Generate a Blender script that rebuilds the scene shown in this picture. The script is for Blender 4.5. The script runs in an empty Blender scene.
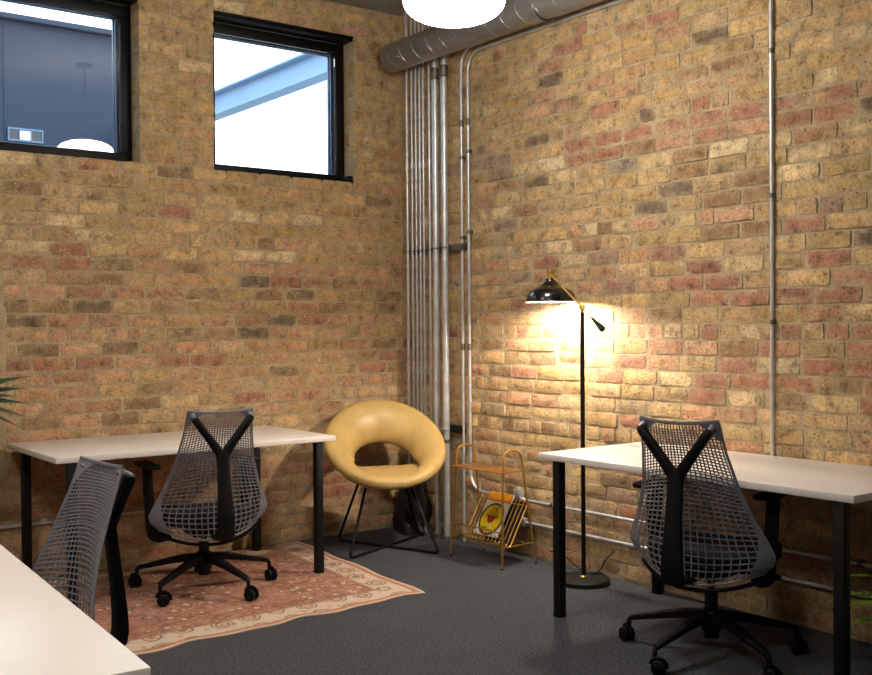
import bpy, bmesh, math, random
from math import sin, cos, pi, radians, sqrt, hypot
from mathutils import Vector, Matrix, noise

random.seed(11)
scene = bpy.context.scene
COL = scene.collection


def V(*a):
    return Vector(a)


# ------------------------------------------------------------------ materials
def srgb(r, g, b):
    def f(c):
        c /= 255.0
        return c / 12.92 if c <= .04045 else ((c + .055) / 1.055) ** 2.4
    return (f(r), f(g), f(b), 1.0)


def new_mat(name):
    m = bpy.data.materials.new(name)
    m.use_nodes = True
    nt = m.node_tree
    b = nt.nodes['Principled BSDF']
    return m, nt, b


def N(nt, typ, **kw):
    n = nt.nodes.new(typ)
    for k, v in kw.items():
        if k.startswith('i_'):
            n.inputs[k[2:].replace('_', ' ')].default_value = v
        else:
            setattr(n, k, v)
    return n


def ramp(nt, src, stops, interp='LINEAR'):
    r = N(nt, 'ShaderNodeValToRGB')
    r.color_ramp.interpolation = interp
    el = r.color_ramp.elements
    while len(el) < len(stops):
        el.new(0.5)
    for e, (p, c) in zip(el, stops):
        e.position = p
        e.color = c if len(c) == 4 else (*c, 1)
    nt.links.new(src, r.inputs['Fac'])
    return r.outputs['Color']


def math_node(nt, op, a, b=None, clamp=False):
    m = N(nt, 'ShaderNodeMath', operation=op, use_clamp=clamp)
    for i, s in enumerate((a, b)):
        if s is None:
            continue
        if isinstance(s, (int, float)):
            m.inputs[i].default_value = s
        else:
            nt.links.new(s, m.inputs[i])
    return m.outputs[0]


def mix(nt, fac, a, b, mode='MIX'):
    m = N(nt, 'ShaderNodeMix', data_type='RGBA', blend_type=mode)
    for idx, s in ((0, fac), (6, a), (7, b)):
        if isinstance(s, (int, float)):
            m.inputs[idx].default_value = s
        elif isinstance(s, tuple):
            m.inputs[idx].default_value = s
        else:
            nt.links.new(s, m.inputs[idx])
    return m.outputs[2]


def simple(name, col, rough=.5, metal=0.0, var=.06, scale=30.0, bump=0.0, bscale=200.0, coat=0.0, spec=.5):
    """plain surface with faint procedural variation of colour and roughness"""
    m, nt, b = new_mat(name)
    tc = N(nt, 'ShaderNodeTexCoord')
    nz = N(nt, 'ShaderNodeTexNoise', i_Scale=scale, i_Detail=4.0)
    nt.links.new(tc.outputs['Object'], nz.inputs['Vector'])
    lo = tuple(c * (1 - var) for c in col[:3]) + (1,)
    hi = tuple(min(1, c * (1 + var)) for c in col[:3]) + (1,)
    nt.links.new(ramp(nt, nz.outputs['Fac'], [(.3, lo), (.7, hi)]), b.inputs['Base Color'])
    r = N(nt, 'ShaderNodeMapRange')
    r.inputs['To Min'].default_value = max(0, rough - .06)
    r.inputs['To Max'].default_value = min(1, rough + .06)
    nt.links.new(nz.outputs['Fac'], r.inputs['Value'])
    nt.links.new(r.outputs[0], b.inputs['Roughness'])
    b.inputs['Metallic'].default_value = metal
    b.inputs['Coat Weight'].default_value = coat
    b.inputs['Specular IOR Level'].default_value = spec
    if bump:
        n2 = N(nt, 'ShaderNodeTexNoise', i_Scale=bscale, i_Detail=5.0)
        nt.links.new(tc.outputs['Object'], n2.inputs['Vector'])
        bp = N(nt, 'ShaderNodeBump', i_Strength=bump, i_Distance=.002)
        nt.links.new(n2.outputs['Fac'], bp.inputs['Height'])
        nt.links.new(bp.outputs[0], b.inputs['Normal'])
    return m


def emissive(name, col, strength):
    m, nt, b = new_mat(name)
    b.inputs['Base Color'].default_value = (.8, .8, .8, 1)
    b.inputs['Emission Color'].default_value = col
    b.inputs['Emission Strength'].default_value = strength
    return m


def brick_material():
    m, nt, b = new_mat('old_brick')
    tc = N(nt, 'ShaderNodeTexCoord')
    at = N(nt, 'ShaderNodeAttribute', attribute_name='brick_colour')
    n1 = N(nt, 'ShaderNodeTexNoise', i_Scale=16.0, i_Detail=6.0, i_Roughness=.65)
    n2 = N(nt, 'ShaderNodeTexNoise', i_Scale=70.0, i_Detail=4.0, i_Roughness=.7)
    n3 = N(nt, 'ShaderNodeTexNoise', i_Scale=190.0, i_Detail=3.0)
    vo = N(nt, 'ShaderNodeTexVoronoi', i_Scale=55.0)
    vl = N(nt, 'ShaderNodeTexVoronoi', i_Scale=34.0)
    for n in (n1, n2, n3, vo, vl):
        nt.links.new(tc.outputs['Object'], n.inputs['Vector'])
    c = mix(nt, 1.0, at.outputs['Color'], ramp(nt, n1.outputs['Fac'], [(.30, (.44, .42, .40)), (.47, (1, 1, 1)), (.70, (1.32, 1.31, 1.29))]), 'MULTIPLY')
    c = mix(nt, 1.0, c, ramp(nt, n2.outputs['Fac'], [(.32, (.58, .56, .54)), (.5, (1, 1, 1)), (.7, (1.14, 1.14, 1.14))]), 'MULTIPLY')
    # pits and iron spots in the clay
    sp = N(nt, 'ShaderNodeSeparateColor')
    nt.links.new(vo.outputs['Color'], sp.inputs[0])
    few = math_node(nt, 'GREATER_THAN', sp.outputs[0], .93)
    pit = math_node(nt, 'MULTIPLY', math_node(nt, 'LESS_THAN', math_node(nt, 'ADD', vo.outputs['Distance'], math_node(nt, 'MULTIPLY', n2.outputs['Fac'], .35)), .42), few)
    c = mix(nt, math_node(nt, 'MULTIPLY', pit, .6), c, srgb(48, 36, 28))
    # flecks of old lime
    sl = N(nt, 'ShaderNodeSeparateColor')
    nt.links.new(vl.outputs['Color'], sl.inputs[0])
    lim = math_node(nt, 'MULTIPLY', math_node(nt, 'LESS_THAN', vl.outputs['Distance'], .17), math_node(nt, 'GREATER_THAN', sl.outputs[1], .93))
    c = mix(nt, math_node(nt, 'MULTIPLY', lim, .6), c, srgb(215, 200, 175))
    nt.links.new(c, b.inputs['Base Color'])
    b.inputs['Roughness'].default_value = .82
    b.inputs['Specular IOR Level'].default_value = .35
    h = math_node(nt, 'ADD', math_node(nt, 'MULTIPLY', n1.outputs['Fac'], .9), math_node(nt, 'MULTIPLY', n2.outputs['Fac'], .9))
    h = math_node(nt, 'ADD', h, math_node(nt, 'MULTIPLY', n3.outputs['Fac'], .35))
    h = math_node(nt, 'SUBTRACT', h, math_node(nt, 'MULTIPLY', pit, .6))
    bp = N(nt, 'ShaderNodeBump', i_Strength=.75, i_Distance=.006)
    nt.links.new(h, bp.inputs['Height'])
    nt.links.new(bp.outputs[0], b.inputs['Normal'])
    return m


def mortar_material():
    m, nt, b = new_mat('sandy_mortar')
    tc = N(nt, 'ShaderNodeTexCoord')
    n1 = N(nt, 'ShaderNodeTexNoise', i_Scale=7.0, i_Detail=6.0)
    n2 = N(nt, 'ShaderNodeTexNoise', i_Scale=120.0, i_Detail=4.0)
    for n in (n1, n2):
        nt.links.new(tc.outputs['Object'], n.inputs['Vector'])
    c = ramp(nt, n1.outputs['Fac'], [(.3, srgb(156, 134, 102)), (.5, srgb(180, 157, 122)), (.72, srgb(198, 176, 142))])
    c = mix(nt, 1.0, c, ramp(nt, n2.outputs['Fac'], [(.3, (.75, .75, .75)), (.6, (1.05, 1.05, 1.05))]), 'MULTIPLY')
    nt.links.new(c, b.inputs['Base Color'])
    b.inputs['Roughness'].default_value = .95
    bp = N(nt, 'ShaderNodeBump', i_Strength=.8, i_Distance=.006)
    nt.links.new(math_node(nt, 'ADD', n1.outputs['Fac'], n2.outputs['Fac']), bp.inputs['Height'])
    nt.links.new(bp.outputs[0], b.inputs['Normal'])
    return m


def carpet_material():
    m, nt, b = new_mat('charcoal_carpet')
    tc = N(nt, 'ShaderNodeTexCoord')
    n1 = N(nt, 'ShaderNodeTexNoise', i_Scale=140.0, i_Detail=3.0)
    n2 = N(nt, 'ShaderNodeTexNoise', i_Scale=420.0, i_Detail=2.0)
    n3 = N(nt, 'ShaderNodeTexNoise', i_Scale=5.0, i_Detail=3.0)
    for n in (n1, n2, n3):
        nt.links.new(tc.outputs['Object'], n.inputs['Vector'])
    n4 = N(nt, 'ShaderNodeTexNoise', i_Scale=85.0, i_Detail=2.0)
    nt.links.new(tc.outputs['Object'], n4.inputs['Vector'])
    s = math_node(nt, 'ADD', math_node(nt, 'MULTIPLY', n1.outputs['Fac'], .45), math_node(nt, 'MULTIPLY', n2.outputs['Fac'], .3))
    s = math_node(nt, 'ADD', s, math_node(nt, 'MULTIPLY', n4.outputs['Fac'], .25))
    c = ramp(nt, s, [(.38, srgb(18, 19, 22)), (.5, srgb(47, 49, 54)), (.62, srgb(99, 101, 107))])
    c = mix(nt, 1.0, c, ramp(nt, n3.outputs['Fac'], [(.3, (.9, .9, .9)), (.7, (1.08, 1.08, 1.08))]), 'MULTIPLY')
    nt.links.new(c, b.inputs['Base Color'])
    b.inputs['Roughness'].default_value = .97
    b.inputs['Specular IOR Level'].default_value = .15
    b.inputs['Sheen Weight'].default_value = .1
    bp = N(nt, 'ShaderNodeBump', i_Strength=.9, i_Distance=.006)
    nt.links.new(s, bp.inputs['Height'])
    nt.links.new(bp.outputs[0], b.inputs['Normal'])
    return m


RUG_L, RUG_W = 1.9, 1.5


def rug_material():
    """worn oriental rug: cream border with medallions round a brick-red floral field"""
    m, nt, b = new_mat('oriental_rug')
    uv = N(nt, 'ShaderNodeUVMap', uv_map='metres')
    sx = N(nt, 'ShaderNodeSeparateXYZ')
    nt.links.new(uv.outputs[0], sx.inputs[0])
    u, v = sx.outputs[0], sx.outputs[1]
    du = math_node(nt, 'MINIMUM', u, math_node(nt, 'SUBTRACT', RUG_L, u))
    dv = math_node(nt, 'MINIMUM', v, math_node(nt, 'SUBTRACT', RUG_W, v))
    d = math_node(nt, 'MINIMUM', du, dv)
    wob = N(nt, 'ShaderNodeTexNoise', i_Scale=24.0, i_Detail=3.0)
    nt.links.new(uv.outputs[0], wob.inputs['Vector'])
    dist = N(nt, 'ShaderNodeVectorMath', operation='MULTIPLY_ADD')
    nt.links.new(wob.outputs['Color'], dist.inputs[0])
    dist.inputs[1].default_value = (.03, .03, 0)
    nt.links.new(uv.outputs[0], dist.inputs[2])
    P = dist.outputs[0]
    # field: red ground, tendrils and blossoms
    fine = N(nt, 'ShaderNodeTexVoronoi', i_Scale=30.0)
    big = N(nt, 'ShaderNodeTexVoronoi', i_Scale=7.6, i_Randomness=.7)
    mid = N(nt, 'ShaderNodeTexVoronoi', i_Scale=15.0, i_Randomness=.9)
    worn2 = N(nt, 'ShaderNodeTexNoise', i_Scale=17.0, i_Detail=2.0)
    worn = N(nt, 'ShaderNodeTexNoise', i_Scale=9.0, i_Detail=6.0, i_Roughness=.7)
    grain = N(nt, 'ShaderNodeTexNoise', i_Scale=240.0, i_Detail=3.0)
    for n in (fine, big, mid, worn2, worn, grain):
        nt.links.new(P, n.inputs['Vector'])
    red, red2 = srgb(140, 90, 76), srgb(164, 112, 96)
    cream, tan, olive, brown, pink = srgb(205, 184, 160), srgb(176, 142, 110), srgb(112, 100, 84), srgb(116, 80, 68), srgb(192, 142, 126)
    fld = mix(nt, ramp(nt, worn.outputs['Fac'], [(.35, (0, 0, 0)), (.65, (1, 1, 1))]), red, red2)
    fld = mix(nt, ramp(nt, worn2.outputs['Fac'], [(.50, (0, 0, 0)), (.56, (.8, .8, .8)), (.62, (0, 0, 0))]), fld, tan)
    fld = mix(nt, ramp(nt, fine.outputs['Distance'], [(.2, (.7, .7, .7)), (.34, (0, 0, 0))]), fld, mix(nt, ramp(nt, fine.outputs['Color'], [(.45, (0, 0, 0)), (.5, (1, 1, 1))], 'CONSTANT'), olive, pink))
    fld = mix(nt, ramp(nt, mid.outputs['Distance'], [(.26, (.95, .95, .95)), (.38, (0, 0, 0))]), fld,
              ramp(nt, mid.outputs['Distance'], [(.0, olive), (.09, pink), (.12, cream), (.22, cream), (.26, brown)]))
    fld = mix(nt, ramp(nt, big.outputs['Distance'], [(.27, (1, 1, 1)), (.30, (0, 0, 0))]), fld,
              ramp(nt, big.outputs['Distance'], [(.0, pink), (.07, cream), (.11, olive), (.15, tan), (.19, red), (.22, olive), (.26, olive)]))
    # border: cream ground
    bb = N(nt, 'ShaderNodeTexVoronoi', i_Scale=6.2, i_Randomness=.25)
    bm = N(nt, 'ShaderNodeTexVoronoi', i_Scale=19.0, i_Randomness=.9)
    for n in (bb, bm):
        nt.links.new(P, n.inputs['Vector'])
    brd = mix(nt, ramp(nt, worn.outputs['Fac'], [(.35, (0, 0, 0)), (.65, (1, 1, 1))]), srgb(190, 168, 148), srgb(208, 190, 172))
    brd = mix(nt, ramp(nt, bm.outputs['Distance'], [(.24, (.9, .9, .9)), (.34, (0, 0, 0))]), brd, mix(nt, ramp(nt, bm.outputs['Color'], [(.4, (0, 0, 0)), (.5, (1, 1, 1))], 'CONSTANT'), pink, tan))
    brd = mix(nt, ramp(nt, bb.outputs['Distance'], [(.33, (1, 1, 1)), (.37, (0, 0, 0))]), brd,
              ramp(nt, bb.outputs['Distance'], [(.0, olive), (.06, pink), (.12, cream), (.17, brown), (.22, tan), (.28, cream), (.31, olive), (.36, olive)]))
    c = mix(nt, ramp(nt, d, [(.0, (1, 1, 1)), (.205, (0, 0, 0))], 'CONSTANT'), fld, brd)
    # stripes between the bands
    c = mix(nt, ramp(nt, d, [(.0, (0, 0, 0)), (.183, (1, 1, 1)), (.205, (0, 0, 0))], 'CONSTANT'), c, mix(nt, ramp(nt, d, [(.0, (0, 0, 0)), (.190, (1, 1, 1)), (.198, (0, 0, 0))], 'CONSTANT'), brown, pink))
    c = mix(nt, ramp(nt, d, [(.0, (1, 1, 1)), (.042, (0, 0, 0))], 'CONSTANT'), c, srgb(178, 120, 96))
    c = mix(nt, ramp(nt, d, [(.0, (0, 0, 0)), (.036, (1, 1, 1)), (.042, (0, 0, 0))], 'CONSTANT'), c, brown)
    c = mix(nt, ramp(nt, d, [(.0, (1, 1, 1)), (.012, (0, 0, 0))], 'CONSTANT'), c, srgb(206, 184, 158))
    c = mix(nt, math_node(nt, 'MULTIPLY', ramp(nt, worn.outputs['Fac'], [(.45, (0, 0, 0)), (.75, (1, 1, 1))]), .5), c, srgb(190, 150, 126))
    c = mix(nt, 1.0, c, ramp(nt, grain.outputs['Fac'], [(.3, (.74, .74, .74)), (.65, (1.08, 1.08, 1.08))]), 'MULTIPLY')
    nt.links.new(c, b.inputs['Base Color'])
    b.inputs['Roughness'].default_value = .95
    b.inputs['Specular IOR Level'].default_value = .15
    bp = N(nt, 'ShaderNodeBump', i_Strength=.5, i_Distance=.003)
    nt.links.new(grain.outputs['Fac'], bp.inputs['Height'])
    nt.links.new(bp.outputs[0], b.inputs['Normal'])
    return m


def concrete_material():
    m, nt, b = new_mat('raw_concrete')
    tc = N(nt, 'ShaderNodeTexCoord')
    n1 = N(nt, 'ShaderNodeTexNoise', i_Scale=2.5, i_Detail=8.0)
    n2 = N(nt, 'ShaderNodeTexNoise', i_Scale=60.0, i_Detail=4.0)
    for n in (n1, n2):
        nt.links.new(tc.outputs['Object'], n.inputs['Vector'])
    c = ramp(nt, n1.outputs['Fac'], [(.3, srgb(122, 117, 110)), (.55, srgb(148, 142, 133)), (.75, srgb(164, 157, 146))])
    c = mix(nt, 1.0, c, ramp(nt, n2.outputs['Fac'], [(.3, (.8, .8, .8)), (.6, (1, 1, 1))]), 'MULTIPLY')
    nt.links.new(c, b.inputs['Base Color'])
    b.inputs['Roughness'].default_value = .9
    bp = N(nt, 'ShaderNodeBump', i_Strength=.5, i_Distance=.006)
    nt.links.new(n2.outputs['Fac'], bp.inputs['Height'])
    nt.links.new(bp.outputs[0], b.inputs['Normal'])
    return m


def laminate_material():
    m, nt, b = new_mat('pale_laminate')
    tc = N(nt, 'ShaderNodeTexCoord')
    mp = N(nt, 'ShaderNodeMapping')
    mp.inputs['Scale'].default_value = (1.2, 22, 22)
    nt.links.new(tc.outputs['Object'], mp.inputs['Vector'])
    n1 = N(nt, 'ShaderNodeTexNoise', i_Scale=3.0, i_Detail=5.0)
    nt.links.new(mp.outputs[0], n1.inputs['Vector'])
    nt.links.new(ramp(nt, n1.outputs['Fac'], [(.3, srgb(224, 215, 208)), (.7, srgb(227, 219, 212))]), b.inputs['Base Color'])
    b.inputs['Roughness'].default_value = .3
    return m


def glass_material():
    m, nt, b = new_mat('window_glass')
    b.inputs['Base Color'].default_value = (.93, .97, 1, 1)
    b.inputs['Roughness'].default_value = 0.0
    b.inputs['Transmission Weight'].default_value = 1.0
    b.inputs['IOR'].default_value = 1.45
    return m


M = dict(
    brick=brick_material(), mortar=mortar_material(), carpet=carpet_material(), rug=rug_material(),
    concrete=concrete_material(), laminate=laminate_material(), glass=glass_material(),
    paint=simple('white_wall_paint', srgb(104, 102, 98), .8, var=.03, scale=4, bump=.1),
    plaster=simple('grey_plaster', srgb(172, 148, 112), .92, var=.15, scale=14, bump=.6, bscale=50),
    black_metal=simple('black_powder_coat', srgb(6, 6, 7), .55, var=.1, bump=.1, bscale=500, spec=.3),
    window_frame=simple('black_window_frame', srgb(7, 7, 8), .5, var=.1, spec=.25),
    sash=simple('grey_aluminium_sash', srgb(96, 112, 134), .35, .5, var=.05),
    steel=simple('galvanised_steel', srgb(204, 205, 206), .38, .6, var=.14, scale=18),
    dark_steel=simple('dull_strut_steel', srgb(120, 116, 108), .45, .85, var=.2, scale=25),
    duct=simple('galvanised_duct', srgb(176, 174, 170), .33, .65, var=.04, scale=9),
    black_plastic=simple('black_plastic', srgb(6, 6, 7), .5, var=.1, spec=.22),
    grey_mesh=simple('grey_elastomer', srgb(114, 114, 120), .45, var=.06),
    fabric=simple('black_seat_fabric', srgb(8, 8, 9), .95, var=.2, scale=300, bump=.4, bscale=600),
    leather=simple('mustard_leather', srgb(190, 158, 96), .40, var=.1, scale=10, bump=.25, bscale=130),
    brass=simple('brass', srgb(222, 192, 108), .28, .95, var=.08),
    gold=simple('gold_painted_wire', srgb(196, 148, 66), .34, .75, var=.1),
    copper=simple('copper_toned_shelf', srgb(178, 124, 62), .30, .7, var=.1, scale=12),
    gloss_black=simple('gloss_black_enamel', srgb(12, 12, 14), .18, var=.05, coat=.5),
    white_enamel=simple('white_enamel', srgb(238, 234, 226), .5, var=.02),
    leaf=simple('dark_green_leaf', srgb(44, 66, 34), .45, var=.3, scale=12),
    fern=simple('bright_green_leaf', srgb(134, 168, 44), .5, var=.3, scale=20),
    stem=simple('woody_stem', srgb(96, 76, 52), .9, var=.3, bump=.5, bscale=60),
    soil=simple('dark_soil', srgb(44, 34, 26), .98, var=.4, scale=60, bump=.8, bscale=60),
    pot=simple('grey_ceramic_pot', srgb(128, 124, 118), .55, var=.1),
    tar=simple('black_tar_coating', srgb(24, 23, 23), .5, var=.5, scale=9, bump=.8, bscale=24),
    clad=simple('dark_metal_cladding', srgb(26, 37, 58), .55, .0, var=.08, scale=1.5),
    beam=simple('pale_painted_steel', srgb(150, 178, 204), .6, var=.04, scale=2),
    white_card=simple('white_card', srgb(226, 228, 232), .6, var=.02),
    page=simple('magazine_paper', srgb(228, 222, 208), .6, var=.03),
    yellow=simple('yellow_print', srgb(226, 190, 20), .4, var=.05),
    orange=simple('orange_print', srgb(208, 132, 24), .4, var=.25, scale=60),
    print_black=simple('black_print', srgb(24, 20, 18), .4, var=.05),
    print_brown=simple('brown_print', srgb(88, 54, 48), .4, var=.1),
    print_red=simple('red_print', srgb(158, 26, 24), .4, var=.1),
    print_green=simple('green_print', srgb(110, 140, 40), .4, var=.1),
    lamp_glow=emissive('opal_globe_glow', (1.0, .94, .855, 1), 37.0),
    bulb_glow=emissive('warm_bulb_glow', (1.0, .89, .74, 1), 1000.0),
)


# ------------------------------------------------------------------ mesh builder
class MB:
    def __init__(self):
        self.v, self.f, self.m = [], [], []

    def add(self, vs, fs, mi=0, T=None):
        o = len(self.v)
        for p in vs:
            p = Vector(p)
            self.v.append(T @ p if T is not None else p)
        for f in fs:
            self.f.append([i + o for i in f])
            self.m.append(mi)

    def box(self, a, b, bev=0.0, mi=0, T=None):
        x0, y0, z0 = (min(a[i], b[i]) for i in range(3))
        x1, y1, z1 = (max(a[i], b[i]) for i in range(3))
        if bev <= 0:
            vs = [(x, y, z) for x in (x0, x1) for y in (y0, y1) for z in (z0, z1)]
            fs = [(0, 1, 3, 2), (4, 6, 7, 5), (0, 4, 5, 1), (2, 3, 7, 6), (0, 2, 6, 4), (1, 5, 7, 3)]
            self.add(vs, fs, mi, T)
            return self
        bm = bmesh.new()
        bmesh.ops.create_cube(bm, size=1)
        for q in bm.verts:
            q.co = Vector(((x0 + x1) / 2 + q.co.x * (x1 - x0), (y0 + y1) / 2 + q.co.y * (y1 - y0), (z0 + z1) / 2 + q.co.z * (z1 - z0)))
        bev = min(bev, .49 * min(x1 - x0, y1 - y0, z1 - z0))
        bmesh.ops.bevel(bm, geom=list(bm.edges), offset=bev, segments=2, affect='EDGES', profile=.5)
        bm.verts.index_update()
        self.add([q.co.copy() for q in bm.verts], [[q.index for q in f.verts] for f in bm.faces], mi, T)
        bm.free()
        return self

    def tube(self, pts, r, n=8, closed=False, caps=True, mi=0, T=None, sec=None, up=None):
        """sweep a round (or given) section along pts; r scalar or list; sec = [(a,b)...] unit section"""
        pts = [Vector(p) for p in pts]
        k = len(pts)
        if sec is None:
            sec = [(cos(2 * pi * i / n), sin(2 * pi * i / n)) for i in range(n)]
        n = len(sec)
        rr = r if isinstance(r, (list, tuple)) else [r] * k
        vs = []
        prev = None
        for i, p in enumerate(pts):
            if closed:
                t = pts[(i + 1) % k] - pts[i - 1]
            else:
                t = pts[min(i + 1, k - 1)] - pts[max(i - 1, 0)]
            t.normalize()
            if up is not None:
                a = Vector(up)
                a = a - t * a.dot(t)
                if a.length < 1e-5:
                    a = t.orthogonal()
            elif prev is None:
                a = t.orthogonal()
                if abs(t.z) < .9:
                    a = V(0, 0, 1) - t * t.z
            else:
                a = prev - t * prev.dot(t)
            a.normalize()
            prev = a
            b = t.cross(a)
            q = rr[i]
            qa, qb = q if isinstance(q, (list, tuple)) else (q, q)
            for (x, y) in sec:
                vs.append(p + a * (x * qa) + b * (y * qb))
        fs = []
        for i in range(k if closed else k - 1):
            j = (i + 1) % k
            for s in range(n):
                e = (s + 1) % n
                fs.append((i * n + s, i * n + e, j * n + e, j * n + s))
        if caps and not closed:
            fs.append(list(range(n))[::-1])
            fs.append([(k - 1) * n + s for s in range(n)])
        self.add(vs, fs, mi, T)
        return self

    def lathe(self, prof, n=32, c=(0, 0, 0), mi=0, T=None):
        """closed or open profile [(r, z)] spun about z"""
        vs, fs = [], []
        cx, cy, cz = c
        rows = []
        for (r, z) in prof:
            if r < 1e-6:
                rows.append([len(vs)])
                vs.append((cx, cy, cz + z))
            else:
                rows.append(list(range(len(vs), len(vs) + n)))
                for i in range(n):
                    a = 2 * pi * i / n
                    vs.append((cx + r * cos(a), cy + r * sin(a), cz + z))
        for A, B in zip(rows, rows[1:]):
            for i in range(n):
                j = (i + 1) % n
                if len(A) == 1 and len(B) == 1:
                    continue
                if len(A) == 1:
                    fs.append((A[0], B[j], B[i]))
                elif len(B) == 1:
                    fs.append((A[i], A[j], B[0]))
                else:
                    fs.append((A[i], A[j], B[j], B[i]))
        self.add(vs, fs, mi, T)
        return self

    def cyl(self, a, b, r, n=16, mi=0, T=None):
        return self.tube([a, b], r, n, mi=mi, T=T)

    def grid(self, fn, nu, nv, closed_u=False, mi=0, T=None):
        vs = [fn(i / (nu if closed_u else nu - 1), j / (nv - 1)) for j in range(nv) for i in range(nu)]
        fs = []
        for j in range(nv - 1):
            for i in range(nu if closed_u else nu - 1):
                e = (i + 1) % nu
                fs.append((j * nu + i, j * nu + e, (j + 1) * nu + e, (j + 1) * nu + i))
        self.add(vs, fs, mi, T)
        return self

    def build(self, name, mat, parent=None, smooth=35, loc=None, recalc=True):
        me = bpy.data.meshes.new(name)
        me.from_pydata([tuple(p) for p in self.v], [], self.f)
        mats = mat if isinstance(mat, (list, tuple)) else [mat]
        for q in mats:
            me.materials.append(q)
        if any(self.m):
            me.polygons.foreach_set('material_index', self.m)
        if recalc:
            bm = bmesh.new()
            bm.from_mesh(me)
            bmesh.ops.recalc_face_normals(bm, faces=bm.faces)
            bm.to_mesh(me)
            bm.free()
        if smooth:
            me.polygons.foreach_set('use_smooth', [True] * len(me.polygons))
            me.set_sharp_from_angle(angle=radians(smooth))
        me.update()
        o = bpy.data.objects.new(name, me)
        COL.objects.link(o)
        if parent is not None:
            o.parent = parent
        if loc is not None:
            o.location = loc
        return o


def tag(o, label=None, cat=None, group=None, kind=None):
    for k, val in (('label', label), ('category', cat), ('group', group), ('kind', kind)):
        if val:
            o[k] = val
    return o


def thing(name, label, cat, loc=(0, 0, 0), rotz=0.0, group=None):
    o = bpy.data.objects.new(name, None)
    o.empty_display_size = .1
    COL.objects.link(o)
    o.location = loc
    o.rotation_euler = (0, 0, rotz)
    return tag(o, label, cat, group)


def dup(o, loc, rotz, label):
    """copy a thing with copies of its parts and sub-parts"""
    r = o.copy()
    COL.objects.link(r)
    r.location = loc
    r.rotation_euler = (0, 0, rotz)
    r['label'] = label

    def kids(src, dst):
        for ch in [q for q in bpy.data.objects if q.parent == src]:
            c = ch.copy()
            COL.objects.link(c)
            c.parent = dst
            kids(ch, c)
    kids(o, r)
    return r


def arc(c, r, a0, a1, n, e1, e2):
    """points on an arc about c in the plane of e1, e2"""
    c, e1, e2 = Vector(c), Vector(e1), Vector(e2)
    return [c + e1 * (r * cos(a0 + (a1 - a0) * i / n)) + e2 * (r * sin(a0 + (a1 - a0) * i / n)) for i in range(n + 1)]


def fillet(pts, rad, n=5, closed=False):
    """round the corners of a polyline"""
    pts = [Vector(p) for p in pts]
    out = []
    k = len(pts)
    for i, p in enumerate(pts):
        if not closed and i in (0, k - 1):
            out.append(p)
            continue
        a, b = pts[i - 1], pts[(i + 1) % k]
        r = min(rad, (a - p).length * .49, (b - p).length * .49)
        s, e = p + (a - p).normalized() * r, p + (b - p).normalized() * r
        for t in range(n + 1):
            t /= n
            out.append(s * (1 - t) ** 2 + p * (2 * t * (1 - t)) + e * t * t)
    return out


RECT = [(1, 1), (-1, 1), (-1, -1), (1, -1)]
RRECT = [(1, .7), (.7, 1), (-.7, 1), (-1, .7), (-1, -.7), (-.7, -1), (.7, -1), (1, -.7)]

# ------------------------------------------------------------------ brick walls
CEIL = 3.39
COURSE, PHASE, PITCH = .0776, .0135, .226
PAL = dict(o=(180, 148, 92), t=(190, 154, 108), y=(202, 168, 112), p=(216, 190, 142), s=(194, 144, 108), r=(166, 108, 86),
           b=(142, 108, 74), d=(100, 86, 72), u=(150, 122, 110), g=(148, 136, 116), k=(180, 134, 96))
# individual bricks read off the wall: (distance along the wall, height, colour)
LEFT_MARKS = [(-2.01, 2.09, 'd'), (-1.67, 1.997, 'r'), (-2.19, 1.767, 'r'), (-1.9, 1.68, 'd'), (-1.15, 1.611, 'd'), (-1.51, 1.522, 'd'), (-0.83, 1.524, 'd'), (-1.99, 1.449, 'd'), (-2.21, 1.448, 'b'), (-2.4, 1.377, 'd'), (-1.98, 1.376, 'b'), (-1.54, 1.299, 'd'), (-1.44, 1.298, 'd'), (-1.06, 1.299, 'd'), (-1.86, 1.213, 'b'), (-2.31, 1.221, 'b'), (-2.42, 1.134, 'r'), (-2.18, 1.137, 'r'), (-1.97, 1.131, 'r'), (-1.3, 1.135, 'r'), (-2.09, 1.052, 'r'), (-2.31, 1.056, 'r'), (-1.81, 0.976, 'b'), (-0.98, 1.063, 'd'), (-2.02, 0.824, 'b'), (-2.43, 0.822, 'b'), (-1.97, 1.301, 's'), (-1.74, 1.298, 'o'), (-2.42, 1.447, 'b'), (-2.09, 1.682, 'r'), (-1.04, 1.528, 'b'), (-2.2, 1.944, 'p'), (-1.23, 1.995, 'p'), (-2.41, 1.764, 'p'), (-0.88, 1.767, 'p'), (-1.08, 1.768, 'p'), (-0.83, 1.37, 'd'), (-1.46, 1.687, 'b'), (-0.47, 1.61, 'b'), (-0.21, 1.445, 'b'), (-0.47, 1.288, 's'), (-0.12, 1.21, 'b'), (-2.29, 1.676, 'r'), (-2.44, 1.671, 'r'), (-2.47, 1.515, 's'), (-2.3, 1.517, 's'), (-2.29, 1.377, 'r'), (-2.17, 1.377, 'r'), (-2.48, 2.242, 'p'), (-2.23, 2.233, 'p'), (-1.97, 2.23, 'r'), (-2.41, 2.068, 'b')]
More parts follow.
